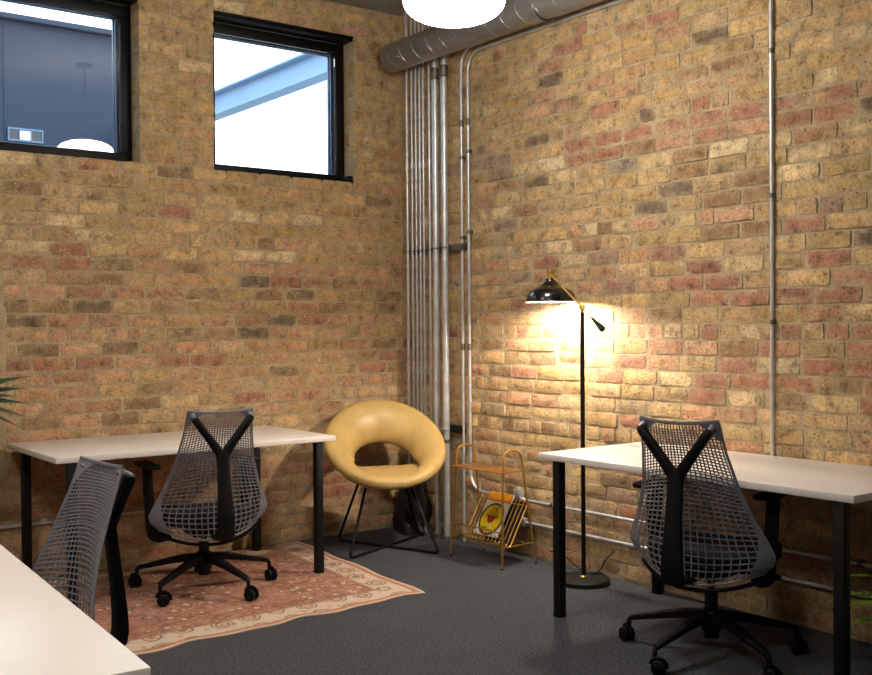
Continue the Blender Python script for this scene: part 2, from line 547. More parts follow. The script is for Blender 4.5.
RIGHT_MARKS = [(-1.62, 2.909, 'r'), (-1.49, 2.83, 'r'), (-0.94, 2.896, 'r'), (-1.47, 2.755, 'r'), (-1.53, 2.672, 'd'), (-1.49, 2.505, 'd'), (-2.17, 2.822, 'r'), (-2.61, 2.684, 'd'), (-1.27, 2.348, 'd'), (-2.45, 2.367, 'r'), (-2.65, 2.289, 'r'), (-3.06, 2.297, 'r'), (-3.17, 2.29, 'r'), (-2.94, 2.293, 'r'), (-2.82, 2.293, 'r'), (-3.31, 2.22, 'd'), (-2.94, 2.22, 'r'), (-3.12, 2.211, 'r'), (-2.82, 2.219, 'r'), (-2.42, 2.259, 'r'), (-2.27, 2.288, 'r'), (-1.96, 2.292, 'r'), (-1.7, 2.284, 'r'), (-3.0, 2.143, 'b'), (-3.22, 2.145, 'p'), (-3.12, 2.07, 'p'), (-2.74, 2.145, 'p'), (-2.1, 2.123, 'p'), (-2.68, 2.06, 'd'), (-1.86, 2.139, 'g'), (-2.37, 1.98, 'd'), (-2.42, 2.066, 'b'), (-2.47, 1.838, 's'), (-2.7, 1.836, 's'), (-3.17, 1.844, 'r'), (-3.28, 1.676, 'd'), (-2.96, 1.766, 'r'), (-3.1, 1.688, 'o'), (-1.79, 1.83, 'b'), (-0.9, 2.336, 'u'), (-1.06, 1.9, 'u'), (-2.76, 1.765, 'b'), (-2.55, 1.782, 'b'), (-2.24, 2.192, 's'), (-2.69, 2.217, 's'), (-0.89, 1.97, 'p'), (-3.28, 1.679, 'd'), (-2.96, 1.76, 'r'), (-1.73, 1.763, 'b'), (-1.89, 1.679, 'u'), (-2.16, 1.682, 'b'), (-2.36, 1.687, 'r'), (-2.5, 1.606, 'r'), (-2.35, 1.533, 'r'), (-2.48, 1.454, 'r'), (-2.74, 1.462, 'r'), (-3.14, 1.463, 'r'), (-3.0, 1.461, 'r'), (-3.28, 1.537, 's'), (-2.31, 1.365, 'b'), (-2.5, 1.296, 'r'), (-2.98, 1.295, 'r'), (-3.21, 1.295, 'r'), (-2.71, 1.296, 'p'), (-2.34, 1.215, 'r'), (-2.6, 1.218, 'b'), (-2.81, 1.216, 'r'), (-3.04, 1.219, 'o'), (-3.26, 1.222, 'r'), (-2.67, 1.142, 'r'), (-3.12, 1.133, 'r'), (-3.3, 1.132, 'r'), (-2.93, 1.159, 'p'), (-2.82, 1.061, 'r'), (-2.44, 0.982, 'r'), (-3.1, 1.051, 'p'), (-3.26, 1.058, 'b'), (-2.71, 0.984, 'p'), (-2.93, 0.981, 'b'), (-1.88, 1.056, 'r'), (-1.97, 1.137, 'r'), (-1.26, 1.134, 'r'), (-1.18, 1.059, 'r'), (-1.73, 1.137, 's'), (-0.9, 1.062, 'b'), (-1.05, 0.9, 's'), (-1.4, 0.907, 's'), (-2.32, 1.099, 'p'), (-3.17, 1.613, 'r'), (-2.96, 1.612, 'o'), (-1.64, 1.679, 'p'), (-2.26, 1.296, 'p')]


MORTAR = srgb(176, 153, 118)


def muted(c):
    a = [q * .86 + h * .14 for q, h in zip(srgb(*PAL[c]), srgb(*PAL['t']))]
    g = .30 * a[0] + .55 * a[1] + .15 * a[2]
    return [q * .93 + g * .07 for q in a]


def pick(tab, rng):
    q = rng.random() * sum(w for _, w in tab)
    for k, w in tab:
        q -= w
        if q <= 0:
            return k
    return tab[-1][0]


def left_table(s, z):
    if z > 1.72:
        return [('o', 38), ('t', 24), ('y', 22), ('p', 5), ('s', 5), ('b', 3), ('k', 4)]
    if z > .75:
        return [('o', 14), ('t', 22), ('k', 18), ('s', 24), ('r', 9), ('b', 7), ('y', 6), ('d', 2)]
    return [('t', 20), ('k', 26), ('r', 20), ('s', 20), ('b', 12)]


def right_table(s, z):
    if z > 2.40:
        return [('o', 42), ('y', 26), ('t', 18), ('s', 5), ('b', 4), ('r', 3)]
    if 2.17 < z < 2.34 and s < -1.5:
        return [('r', 50), ('s', 20), ('t', 14), ('y', 10), ('b', 6)]
    if s > -1.25 and z > 1.5:
        return [('o', 20), ('t', 24), ('u', 14), ('k', 12), ('y', 16), ('b', 8), ('p', 6)]
    if s > -2.0 and z < 1.25:
        return [('t', 28), ('y', 20), ('k', 18), ('o', 14), ('s', 14), ('b', 5)]
    if z > 1.75:
        return [('y', 24), ('t', 22), ('o', 24), ('s', 14), ('b', 7), ('p', 5), ('d', 2)]
    return [('t', 22), ('y', 22), ('o', 18), ('s', 16), ('r', 10), ('k', 6), ('b', 6)]


def brick_wall(name, side, s0, s1, openings, marks, table, slab_end):
    """bricks laid in courses on a recessed mortar bed; s runs along the wall, d out of it into the room"""
    rng = random.Random(5 if side == 'L' else 9)

    def P(s, d, z):
        return (s, -d, z) if side == 'L' else (-d, s, z)
    mb = MB()
    cols = []
    # mortar bed and wall core with the window openings cut out
    ss = sorted({slab_end[0], slab_end[1]} | {a for o in openings for a in (o[0] - .004, o[1] + .004)})
    zs = sorted({0.0, CEIL} | {a for o in openings for a in (o[2] - .004, o[3] + .0)})
    T = .32
    for i in range(len(ss) - 1):
        for j in range(len(zs) - 1):
            cs, cz = (ss[i] + ss[i + 1]) / 2, (zs[j] + zs[j + 1]) / 2
            if any(o[0] - .01 < cs < o[1] + .01 and o[2] - .01 < cz < o[3] + .01 for o in openings):
                continue
            a, b = P(ss[i], -.0045, zs[j]), P(ss[i + 1], -T, zs[j + 1])
            mb.box(a, b, mi=1)
    cols += [(.5, .5, .5)] * len(mb.v)
    lst = []
    k = 0
    while True:
        z0 = PHASE + COURSE * k - COURSE + .0055
        z1 = z0 + COURSE - .0105
        if z0 > CEIL:
            break
        z0, z1 = max(z0, 0.0), min(z1, CEIL)
        if z1 - z0 > .02:
            s = s0 - rng.random() * PITCH
            header = (k % 7 == 3)
            while s < s1:
                ln = (.098 if header and rng.random() < .8 else .206) + rng.uniform(-.008, .010)
                gap = rng.uniform(.009, .017)
                a, b = s + gap / 2, s + ln + gap / 2
                s += ln + gap
                segs = [(max(a, s0), min(b, s1), .09)]
                for o in openings:
                    nz = []
                    for (x, y, dp) in segs:
                        if z1 > o[2] + .012 and z0 < o[3] - .012:
                            if x < o[0] < y or x < o[1] < y or (o[0] <= x and y <= o[1]):
                                if x < o[0]:
                                    nz.append((x, o[0], .118))
                                if y > o[1]:
                                    nz.append((o[1], y, .118))
                                continue
                            if abs(x - o[1]) < .03 or abs(y - o[0]) < .03:
                                dp = .118
                        elif o[2] - COURSE * 1.2 < z0 < o[2] and y > o[0] and x < o[1]:
                            dp = .118
                        nz.append((x, y, dp))
                    segs = nz
                for (x, y, dp) in segs:
                    if y - x > .022:
                        lst.append([x, y, z0 + rng.uniform(-.002, .002), z1 + rng.uniform(-.002, .002), dp, None])
        k += 1
    # nearest brick takes the colour read there
    for (ms, mz, c) in marks:
        best = min(lst, key=lambda q: (max(q[0] - ms, 0, ms - q[1]) * .6 + abs((q[2] + q[3]) / 2 - mz)))
        best[5] = c
    for n, (a, b, z0, z1, dp, c) in enumerate(lst):
        cs, cz = (a + b) / 2, (z0 + z1) / 2
        c = c or pick(table(cs, cz), rng)
        base = muted(c)
        f = rng.uniform(.86, 1.12)
        hue = rng.uniform(-.05, .05)
        col = (base[0] * f * (1 + hue), base[1] * f, base[2] * f * (1 - hue))
        other = muted(rng.choice('ottykbbsgp'))
        amt = rng.choice((.1, .25, .4, .7))
        pro = rng.uniform(-.0005, .004)
        if side == 'R' and z1 < 1.3 and a > -2.4:      # the roughest courses, round the floor lamp
            pro += rng.uniform(-.002, .003)
        tilt, tiltz = rng.uniform(-.002, .002), rng.uniform(-.002, .002)
        nu = 7 if b - a > .14 else 4
        nv = 4
        ca = rng.uniform(.002, .007)
        o0 = len(mb.v)
        vs, vc = [], []
        for j in range(nv):
            for i in range(nu):
                uu, vv = i / (nu - 1), j / (nv - 1)
                s, z = a + (b - a) * uu, z0 + (z1 - z0) * vv
                edge = (i in (0, nu - 1)) + (j in (0, nv - 1))
                s += noise.noise((s * 22, z * 30, n * 1.7)) * .0028
                z += noise.noise((s * 20, z * 30, n * 1.7 + 40)) * .0028
                if edge == 2:
                    s += (ca if i == 0 else -ca) * .6
                    z += (ca if j == 0 else -ca) * .35
                d = pro + tilt * (uu - .5) * 2 + tiltz * (vv - .5) * 2 + noise.noise((s * 18, z * 18, n * 3.1)) * .003
                if edge:
                    d -= .0035
                vs.append(P(s, d, z))
                q = max(0, min(1, .5 + 1.4 * noise.noise((s * 11, z * 16, n * 2.3 + 7)))) * amt
                cv = [col[h] * (1 - q) + other[h] * q for h in range(3)]
                if edge:
                    q = max(0, min(.9, .42 + 1.5 * noise.noise((s * 13, z * 13, 9.0 + n * .37))))
                    cv = [cv[h] * (1 - q) + MORTAR[h] * q for h in range(3)]
                vc.append(cv)
        ring = [i for i in range(nu)] + [j * nu + nu - 1 for j in range(1, nv)] + [(nv - 1) * nu + i for i in range(nu - 2, -1, -1)] + [j * nu for j in range(nv - 2, 0, -1)]
        bi = len(vs)
        for q in ring:
            p = Vector(vs[q])
            if side == 'L':
                p.y = dp
            else:
                p.x = dp
            vs.append(p)
        fs = []
        for j in range(nv - 1):
            for i in range(nu - 1):
                q = j * nu + i
                fs.append((q, q + 1, q + nu + 1, q + nu))
        m = len(ring)
        for q in range(m):
            e = (q + 1) % m
            fs.append((ring[q], bi + q, bi + e, ring[e]))
        mb.add(vs, fs, 0)
        cols += vc + [vc[q] for q in ring]
    o = mb.build(name, [M['brick'], M['mortar']], smooth=0, recalc=True)
    me = o.data
    att = me.attributes.new('brick_colour', 'FLOAT_COLOR', 'POINT')
    flat = []
    for c in cols:
        flat += [c[0], c[1], c[2], 1.0]
    att.data.foreach_set('color', flat)
    me.polygons.foreach_set('use_smooth', [p.material_index == 0 for p in me.polygons])
    me.set_sharp_from_angle(angle=radians(50))
    tag(o, kind='structure')
    return o


W1 = (-2.80, -1.800, 2.262, 3.195)
W2 = (-1.345, -.372, 2.250, 3.195)
brick_wall('wall_left', 'L', -5.2, -.002, [W1, W2], LEFT_MARKS, left_table, (-7.2, .32))
brick_wall('wall_right', 'R', -6.2, -.0, [], RIGHT_MARKS, right_table, (-8.0, .006))


def struct(name, mb, mat, **kw):
    return tag(mb.build(name, mat, **kw), kind='structure')


struct('floor', MB().box((-7.2, -8.0, -.12), (.32, .32, -.0002)), M['carpet'], smooth=0)
struct('ceiling', MB().box((-7.2, -8.0, CEIL), (.32, .32, CEIL + .2)), M['concrete'], smooth=0)
struct('wall_front', MB().box((-7.2, -8.2, 0), (.32, -8.0, CEIL)), M['paint'], smooth=0)
struct('wall_side', MB().box((-7.4, -8.2, 0), (-7.2, .32, CEIL)), M['paint'], smooth=0)
# plastered strip at the left end of the window wall
pl = MB()
edge = []
for i in range(40):
    z = .55 + 1.17 * i / 39
    edge.append((-2.540 + .022 * noise.noise((z * 9, 2.2, 0)) - (.05 * max(0, (z - 1.62) / .1)), z))
vs, fs = [], []
for (x, z) in edge:
    vs += [(-2.95, -.004, z), (x - .02, -.010, z), (x, -.003, z), (x, .006, z), (-2.95, .006, z)]
for i in range(39):
    for q in range(5):
        e = (q + 1) % 5
        fs.append((i * 5 + q, i * 5 + e, (i + 1) * 5 + e, (i + 1) * 5 + q))
fs += [(0, 1, 2, 3, 4), tuple(39 * 5 + q for q in (4, 3, 2, 1, 0))]
pl.add(vs, fs)
struct('trim_1', pl, M['mortar'], smooth=40)


def window(n, o):
    a, b, z0, z1 = o
    w = bpy.data.objects.new('window_%d' % n, None)
    COL.objects.link(w)
    w.location = ((a + b) / 2, .12, z0)
    tag(w, kind='structure')
    hw, h = (b - a) / 2, z1 - z0
    # head: steel lintel angle lining the top of the opening
    MB().box((-hw, -.122, h - .012), (hw, .0, h + .0), .002).box((-hw, -.112, h - .03), (hw, .0, h - .0125), .002).build('lintel', M['window_frame'], w)
    top = h - .03
    fr = MB()
    fw = .062
    fr.box((-hw, 0, 0), (hw, .085, fw), .004)
    fr.box((-hw, 0, top - fw), (hw, .085, top), .004)
    fr.box((-hw, 0, fw), (-hw + fw, .085, top - fw), .004)
    fr.box((hw - fw, 0, fw), (hw, .085, top - fw), .004)
    fr.build('window_frame', M['window_frame'], w)
    s = MB()
    g = .013
    x0, x1, y0, y1 = -hw + fw + .001, hw - fw - .001, fw + .001, top - fw - .001
    for q, (ya, yb) in enumerate(((.045, .062), (.062, .08))):
        gg = g * (1 if q == 0 else 1.5)
        s.box((x0, ya, y0), (x1, yb, y0 + gg * .6), .002)
        s.box((x0, ya, y1 - gg * .6), (x1, yb, y1), .002)
        s.box((x0, ya, y0 + gg * .6), (x0 + gg, yb, y1 - gg * .6), .002)
        s.box((x1 - gg, ya, y0 + gg * .6), (x1, yb, y1 - gg * .6), .002)
    s.build('sash', M['sash'], w)
    MB().box((x0, .014, y0), (x1, .020, y1)).build('window_pane', M['glass'], w, smooth=0)
    return w


window(1, W1)
window(2, W2)
blk = MB().box((-.415, .012, 2.251), (-.376, .085, 2.300), .004)
tag(blk.build('wedge_block', M['black_plastic']), 'small black block on the sill in the right corner of the right-hand window', 'block')

# ------------------------------------------------------------------ outside the windows
nb = thing('neighbouring_building', 'dark blue-grey clad building seen through the left window', 'building', (-8, 6, 0))
MB().box((0, 0, 0), (8.45, 5, 4.63)).build('wall', M['clad'], nb, smooth=0)
sm = MB()
for i in range(4):
    sm.box((.45 + i * 2.2, -.012, .02), (.465 + i * 2.2, -.0005, 4.62))
sm.build('seam', M['clad'], nb, smooth=0)
MB().box((-.1, -.10, 4.631), (8.50, 5, 4.69), .006).build('coping', M['clad'], nb)
wf = MB()
X, Z = 7.08, 3.345
for (a, b) in (((0, 0), (.37, .02)), ((0, .125), (.37, .145)), ((0, .02), (.015, .125)), ((.355, .02), (.37, .125)), ((.115, .02), (.125, .125)), ((.24, .02), (.25, .125))):
    wf.box((X + a[0], -.03, Z + a[1]), (X + b[0], -.0005, Z + b[1]))
wf = wf.build('window_frame', M['sash'], nb, smooth=0)
MB().box((X + .126, -.018, Z + .021), (X + .239, -.001, Z + .124)).build('blind', M['white_card'], wf, smooth=0)
MB().box((X + .016, -.018, Z + .021), (X + .114, -.001, Z + .124)).build('pane', M['gloss_black'], wf, smooth=0)
MB().box((X + .251, -.018, Z + .021), (X + .354, -.001, Z + .124)).build('pane', M['gloss_black'], wf, smooth=0)
ib = MB()
ib.box((-.075, 0, 0), (.075, 6.2, .016)).box((-.075, 0, .214), (.075, 6.2, .23)).box((-.007, 0, .016), (.007, 6.2, .214))
o = ib.build('steel_beam', M['beam'], loc=(.4, .325, 3.36), smooth=0)
tag(o, 'pale blue steel beam slanting across the sky outside the right window', 'beam')
struct('ground', MB().box((-30, .33, -.3), (30, 40, -.13)), M['concrete'], smooth=0)

# ------------------------------------------------------------------ desks
def make_desk(name, label, loc, w, d, legs, rotz=0.0, thick=.028, zf=0.0):
    """w along local x, d along local y, origin at centre of the footprint; zf = height of what it stands on"""
    t = thing(name, label, 'desk', (loc[0], loc[1], zf), rotz)
    H = .74 - zf
    MB().box((-w / 2, -d / 2, H - thick), (w / 2, d / 2, H), .003).build('desktop', M['laminate'], t)
    hl = .021
    zt = H - thick - .0046
    for (x, y) in legs:
        l = MB().box((x - hl, y - hl, 0.004), (x + hl, y + hl, zt), .003).build('leg', M['black_metal'], t)
        MB().box((x - hl - .012, y - hl + .002, zt + .0002), (x + hl + .012, y + hl - .002, zt + .0042), .001).build('mounting_plate', M['black_metal'], l)
        MB().box((x - hl - .001, y - hl - .001, 0), (x + hl + .001, y + hl + .001, .012), .002).build('foot_cap', M['black_plastic'], l)
    return t


# left desk: x -2.545..-1.055, y -.853..-.055
make_desk('desk', 'pale wooden desk on black legs against the wall under the windows, beside the yellow chair', (-1.80, -.452), 1.49, .80,
          [(-.670, -.376), (-.670, .345), (.648, -.376), (.648, .345)], zf=.0065)
# right desk: long side along the right wall
make_desk('desk', 'white-topped desk on black square legs along the right brick wall behind the floor lamp', (-.385, -2.918), 1.585, .725,
          [(-.682, -.334), (-.682, .334), (.728, -.334), (.728, .334)], rotz=-pi / 2)
# foreground desk, one corner in view
a = radians(-3.4)
c, s = cos(a), sin(a)
fl, fd = 1.52, .76
ox, oy = -fd / 2, fl / 2
make_desk('desk', 'white desk in the bottom left foreground, only one corner of its top in view',
          (-3.332 + ox * c - oy * s, -3.940 + ox * s + oy * c), fd, fl,
          [(-.33, -.66), (-.33, .66), (.33, -.66), (.33, .66)], rotz=a)


# ------------------------------------------------------------------ task chairs
def back_point(u, v):
    """suspension back, u -1..1 across, v 0..1 upward; chair faces +y"""
    tab = [(0, .255), (.06, .292), (.13, .304), (.22, .284), (.37, .244), (.57, .204), (.8, .178), (1, .166)]
    for (a, wa), (b, wb) in zip(tab, tab[1:]):
        if v <= b + 1e-9:
            f = (v - a) / (b - a)
            w = wa + (wb - wa) * f
            break
    z = .341 + .640 * v
    z += .055 * abs(u) ** 2.2 * (1 - v) ** 1.5            # wings sweep up at the bottom corners
    z += .058 * (1 - u * u) * sin(pi * min(1, v * 1.05)) * (1 - .2 * v)   # strands arch
    z -= .012 * (1 - u * u) * v ** 6                       # top edge dips between the corners
    y = -.209 - .132 * v + .035 * v * v + .035 * sin(pi * v)
    y += (.107 * (1 - v) ** 1.6 + .022) * u * u
    w *= 1 - .033 * v
    return V(u * w, y, z)


def strand(mb, pts, w, t):
    mb.tube(pts, [(t, w)] * len(pts), sec=RECT, up=(0, 1, .25))


def make_task_chair(label, loc, rotz, lift=0.0, spin=0.0, arms=True, arm_z=.69):
    t = thing('task_chair', label, 'office chair', loc, rotz)
    L = lift
    # five-star base
    hub = MB().lathe([(0, .075), (.030, .075), (.034, .10), (.044, .125), (.046, .172), (.036, .188), (.030, .190), (0, .190)], 24)
    hub.build('base_hub', M['black_plastic'], t)
    R = .345
    for i in range(5):
        an = spin + i * 2 * pi / 5
        T = Matrix.Rotation(an, 4, 'Z')
        pts = [(.036, 0, .160), (.10, 0, .157), (.18, 0, .142), (.265, 0, .122), (.32, 0, .110), (R, 0, .102)]
        rr = [(.021, .026), (.018, .024), (.015, .021), (.0125, .018), (.011, .016), (.010, .014)]
        leg = MB().tube(pts, rr, sec=RRECT, up=(0, 0, 1), T=T)
        leg.tube([(R - .004, 0, .103), (R + .006, 0, .092), (R + .007, 0, .066)], .0105, 10, T=T)
        lo = leg.build('base_leg', M['black_plastic'], t)
        tw = an + [.9, -.6, 2.1, .3, -1.4][i]
        C = Matrix.Translation(T @ V(R + .007, 0, 0)) @ Matrix.Rotation(tw, 4, 'Z')
        hood = MB().tube([C @ V(.016 + .031 * cos(q), 0, .034 + .031 * sin(q)) for q in [radians(x) for x in (-10, 20, 50, 80, 110, 140, 170)]],
                         [(.004, .011)] * 7, sec=RRECT, up=None)
        hood.tube([C @ V(0, 0, .052), C @ V(0, 0, .068)], .0095, 10)
        co = hood.build('caster', M['black_plastic'], t)
        for sgn in (-1, 1):
            wh = MB()
            A = C @ V(.016, sgn * .008, .0300)
            B = C @ V(.016, sgn * .0255, .0300)
            d = B - A
            wh.tube([A, A + d * .12, A + d * .8, B], [.0265, .0295, .0295, .024], 20)
            wh.build('wheel', M['black_plastic'], co)
    # gas lift
    MB().cyl((0, 0, .1905), (0, 0, .27 + L * .5), .026, 20).cyl((0, 0, .27 + L * .5), (0, 0, .335 + L), .0145, 16).build('gas_lift', M['black_metal'], t)
    mech = MB().box((-.085, -.10, .335 + L), (.085, .11, .385 + L), .015)
    mech.tube([(.085, .05, .352 + L), (.20, .07, .350 + L), (.255, .07, .345 + L)], [.007, .007, .011], 10)
    mech.build('tilt_mechanism', M['black_plastic'], t)
    # seat pan and cushion

    def seat_outline(k, n=48):
        out = []
        for i in range(n):
            an = 2 * pi * i / n
            cx, cy = cos(an), sin(an)
            e = 2 / 3.4
            x = .240 * k * abs(cx) ** e * (1 if cx > 0 else -1)
            y = .225 * k * abs(cy) ** e * (1 if cy > 0 else -1)
            out.append((x * (1.0 - .06 * (y / .225)), y + .055))
        return out

    def slab(rows):
        mb = MB()
        vs, fs = [], []
        n = 48
        for (k, z, drop) in rows:
            for (x, y) in seat_outline(k, n):
                yy = (y - .055) / .225
                vs.append((x, y, z + L - drop * max(0, yy - .4) ** 2 + .012 * (x / .25) ** 2))
        for r in range(len(rows) - 1):
            for i in range(n):
                j = (i + 1) % n
                fs.append((r * n + i, r * n + j, (r + 1) * n + j, (r + 1) * n + i))
        for r, flip in ((0, 1), (len(rows) - 1, 0)):
            vs.append((0, .055, rows[r][1] + L))
            for i in range(n):
                j = (i + 1) % n
                fs.append((len(vs) - 1, r * n + i, r * n + j))
        mb.add(vs, fs)
        return mb
    slab([(.55, .386, .0), (.93, .392, .06), (1.0, .400, .07), (.99, .410, .07), (.5, .413, .06)]).build('seat_pan', M['black_plastic'], t)
    slab([(.5, .414, .06), (.96, .411, .07), (1.0, .425, .07), (1.0, .445, .07), (.96, .458, .07), (.75, .463, .06), (.4, .462, .04)]).build('seat_cushion', M['fabric'], t, smooth=60)
    # suspension mesh: a lattice of fine strands, closer together near the top
    BP = lambda u, v: back_point(u, v) + V(0, 0, L)
    net = MB()
    split = .63
    lo_u = [-0.93 + 1.86 * i / 19 for i in range(20)]
    for u in lo_u:
        strand(net, [BP(u, .012 + (split - .012) * i / 22) for i in range(23)], .0025, .0015)
    rows = []
    v = .03
    while v < split - .01:
        rows.append(v)
        v += .036 - .013 * (v / split)
    for v in rows:
        strand(net, [BP(-.99 + 1.98 * i / 36, v) for i in range(37)], .0026, .0015)
    up_u = [-.93 + 1.86 * i / 24 for i in range(25)]
    for u in up_u:
        strand(net, [BP(u, split + (.985 - split) * i / 12) for i in range(13)], .0021, .0014)
    v = split
    k = 0
    while v < .97:
        strand(net, [BP(-.95 + 1.90 * i / 28, v) for i in range(29)], .0021, .0014)
        v += .0215
        k += 1
    net.build('suspension_mesh', M['grey_mesh'], t, smooth=0)
    # solid borders of the mesh: side webs, wings, bottom rim and top edge
    brd = MB()
    for sg in (-1, 1):
        def side(uu, vv, sg=sg):
            inner = .78 + .17 * min(1, max(0, (vv - .08) / .22)) + .015 * vv
            return BP(sg * (inner + (1.0 - inner) * uu), .0 + vv * 1.0)
        n, m = 6, 40
        vs, fs = [], []
        for j in range(m):
            for i in range(n):
                p = side(i / (n - 1), j / (m - 1))
                vs += [p + V(0, .0016, 0), p - V(0, .0016, 0)]
        for j in range(m - 1):
            for i in range(n - 1):
                a = 2 * (j * n + i)
                b, c2, d = a + 2, a + 2 * n, a + 2 * n + 2
                fs += [(a, b, d, c2), (a + 1, c2 + 1, d + 1, b + 1)]
            for i in (0, n - 1):
                a = 2 * (j * n + i)
                fs.append((a, a + 2 * n, a + 2 * n + 1, a + 1))
        for j in (0, m - 1):
            for i in range(n - 1):
                a = 2 * (j * n + i)
                fs.append((a, a + 1, a + 3, a + 2))
        brd.add(vs, fs)
        brd.tube([BP(sg * 1.0, i / 40) for i in range(41)], .0035, 6)
    brd.tube([BP(-1 + 2 * i / 40, .0) for i in range(41)], .0055, 6)
    brd.tube([BP(-1 + 2 * i / 30, 1.0) for i in range(31)], [(.007, .004)] * 31, sec=RRECT, up=(0, 0, 1))
    brd.build('mesh_border', M['grey_mesh'], t, smooth=50)
    # corner pads at the top, where the arms of the tower hold the mesh
    for sg in (-1, 1):
        cp = MB()
        q = [BP(sg * 1.0, 1.0), BP(sg * .50, .996), BP(sg * .72, .955), BP(sg * .95, .87)]
        vs = [p + V(0, -.004, 0) for p in q] + [p + V(0, .0015, 0) for p in q]
        cp.add(vs, [(0, 1, 2, 3), (7, 6, 5, 4), (0, 4, 5, 1), (1, 5, 6, 2), (2, 6, 7, 3), (3, 7, 4, 0)])
        tip = V(sg * .140, -.321, .945 + L)
        cp.tube([BP(sg * .86, .955), (BP(sg * .86, .955) + tip) / 2 + V(0, .004, .012), tip], [.013, .012, .011], 10)
        cp.build('corner_pad', M['grey_mesh'], t, smooth=45)
    # Y-shaped tower
    tw = MB()
    stem = [(0, -.322, .366), (0, -.338, .385), (0, -.345, .42), (0, -.343, .48), (0, -.334, .58), (0, -.319, .70), (0, -.309, .785)]
    sr = [(.014, .040), (.017, .043), (.017, .042), (.017, .038), (.016, .032), (.016, .028), (.016, .030)]
    tw.tube([V(*p) + V(0, 0, L) for p in stem], sr, sec=RRECT, up=(0, 1, 0.01))
    tw.tube([V(0, -.09, .358 + L), V(0, -.24, .360 + L), V(0, -.33, .378 + L)], [(.011, .030)] * 3, sec=RRECT, up=(0, 0, 1))
    for sg in (-1, 1):
        p = [(sg * .006, -.308, .735), (sg * .014, -.309, .775), (sg * .050, -.313, .825), (sg * .097, -.318, .888), (sg * .136, -.322, .940), (sg * .143, -.323, .951)]
        tw.tube([V(*x) + V(0, 0, L) for x in p], [(.015, .020), (.016, .021), (.0155, .0185), (.015, .0175), (.0145, .017), (.010, .012)], sec=RRECT, up=(0, 1, 0.01))
    tw.build('y_tower', M['black_plastic'], t, smooth=50)
    # rail that carries the foot of the mesh, wing to wing
    rl = MB()
    rail = []
    for i in range(25):
        u = -1 + 2 * i / 24
        p = BP(u * .98, .03)
        rail.append(V(p.x, p.y + .030, p.z - .036 - .016 * (1 - u * u)))
    rl.tube(rail, [(.007, .009)] * 25, sec=RRECT, up=(0, 0, 1))
    rl.build('back_rail', M['black_plastic'], t, smooth=50)
    if arms:
        for sg in (-1, 1):
            ar = MB()
            ax = .272 if sg < 0 else .240
            path = fillet([(sg * .16, .03, .340 + L), (sg * (ax - .017), .03, .330 + L), (sg * ax, .03, arm_z - .10 + L), (sg * ax, .04, arm_z - .025 + L)], .05, 5)
            ar.tube(path, [(.014, .024)] * len(path), sec=RRECT, up=(0, 1, 0))
            ao = ar.build('armrest', M['black_plastic'], t, smooth=50)
            pad = MB().box((sg * ax - .040, -.08, arm_z - .0245 + L), (sg * ax + .040, .155, arm_z + L), .011)
            pad.build('arm_pad', M['black_plastic'], ao)
    return t


make_task_chair('black and grey mesh task chair standing on the red rug at the left desk', (-1.787, -.765, .0065), radians(-7), -.055, radians(73), arm_z=.71)
make_task_chair('black and grey mesh task chair at the right-hand desk near the floor lamp', (-.635, -3.02, 0), radians(-76), -.012, radians(114))
make_task_chair('mesh task chair seen sideways, pushed up to the foreground desk', (-3.124, -2.314, 0), radians(94.7), -.090, radians(20), arms=False)


def shift(mb, off):
    off = Vector(off)
    mb.v = [p - off for p in mb.v]
    return mb


def solo(name, mb, mat, label, cat, group=None, smooth=40):
    """a thing of one mesh: its origin goes to the middle of its underside"""
    lo = Vector([min(p[i] for p in mb.v) for i in range(3)])
    hi = Vector([max(p[i] for p in mb.v) for i in range(3)])
    o = V((lo.x + hi.x) / 2, (lo.y + hi.y) / 2, lo.z)
    shift(mb, o)
    return tag(mb.build(name, mat, loc=o, smooth=smooth), label, cat, group)


# ------------------------------------------------------------------ yellow chair
yc = thing('accent_chair', 'round mustard-yellow leather tub chair with an open back, standing in the corner', 'armchair', (-.485, -.485, 0), radians(-24))


def ring_section(th, ph):
    """fat rolled shell: th goes round the seat (90 deg = back), ph round the section"""
    c, s = cos(th), sin(th)
    k = (s + 1) / 2                      # 0 at the front, 1 at the back
    O = V(.352 * c, -.02 + .300 * s, .637 + .216 * s - .02 * (1 - abs(s)))
    I = V(.200 * c, .010 + .205 * s, .520 + .100 * s)
    if s < 0:
        I = I.lerp(O, .5 * -s)
        I.z += .012 * -s
    C = (O + I) / 2
    ax = O - I
    a = ax.length / 2 + .016
    ax.normalize()
    tan = V(-.36 * s, .30 * c, .23 * c).normalized()
    nrm = tan.cross(ax).normalized()
    b = .034 + .006 * k
    e = .8
    x, y = cos(ph), sin(ph)
    x = abs(x) ** e * (1 if x > 0 else -1)
    y = abs(y) ** e * (1 if y > 0 else -1)
    bulge = -.030 * k * (1 - x * x)      # hollow towards the sitter
    return C + ax * (a * x) + nrm * (b * y + bulge * (1 if True else 0))


sh = MB()
NU, NV = 96, 28
vs = [ring_section(2 * pi * i / NU, 2 * pi * j / NV) for i in range(NU) for j in range(NV)]
fs = [(i * NV + j, i * NV + (j + 1) % NV, ((i + 1) % NU) * NV + (j + 1) % NV, ((i + 1) % NU) * NV + j) for i in range(NU) for j in range(NV)]
sh.add(vs, fs)
sho = sh.build('shell', M['leather'], yc, smooth=80)
cu = MB()
n = 56


def seat_pt(k, z, i):
    an = 2 * pi * i / n
    x, y = .275 * cos(an), .235 * sin(an)
    if y > .11:
        y = .11 + (y - .11) * .25
    return V(x * k, y * k - .040, z + .004 + .045 * max(0, abs(x) / .262 - .55) * k + .018 * y * k / .2)


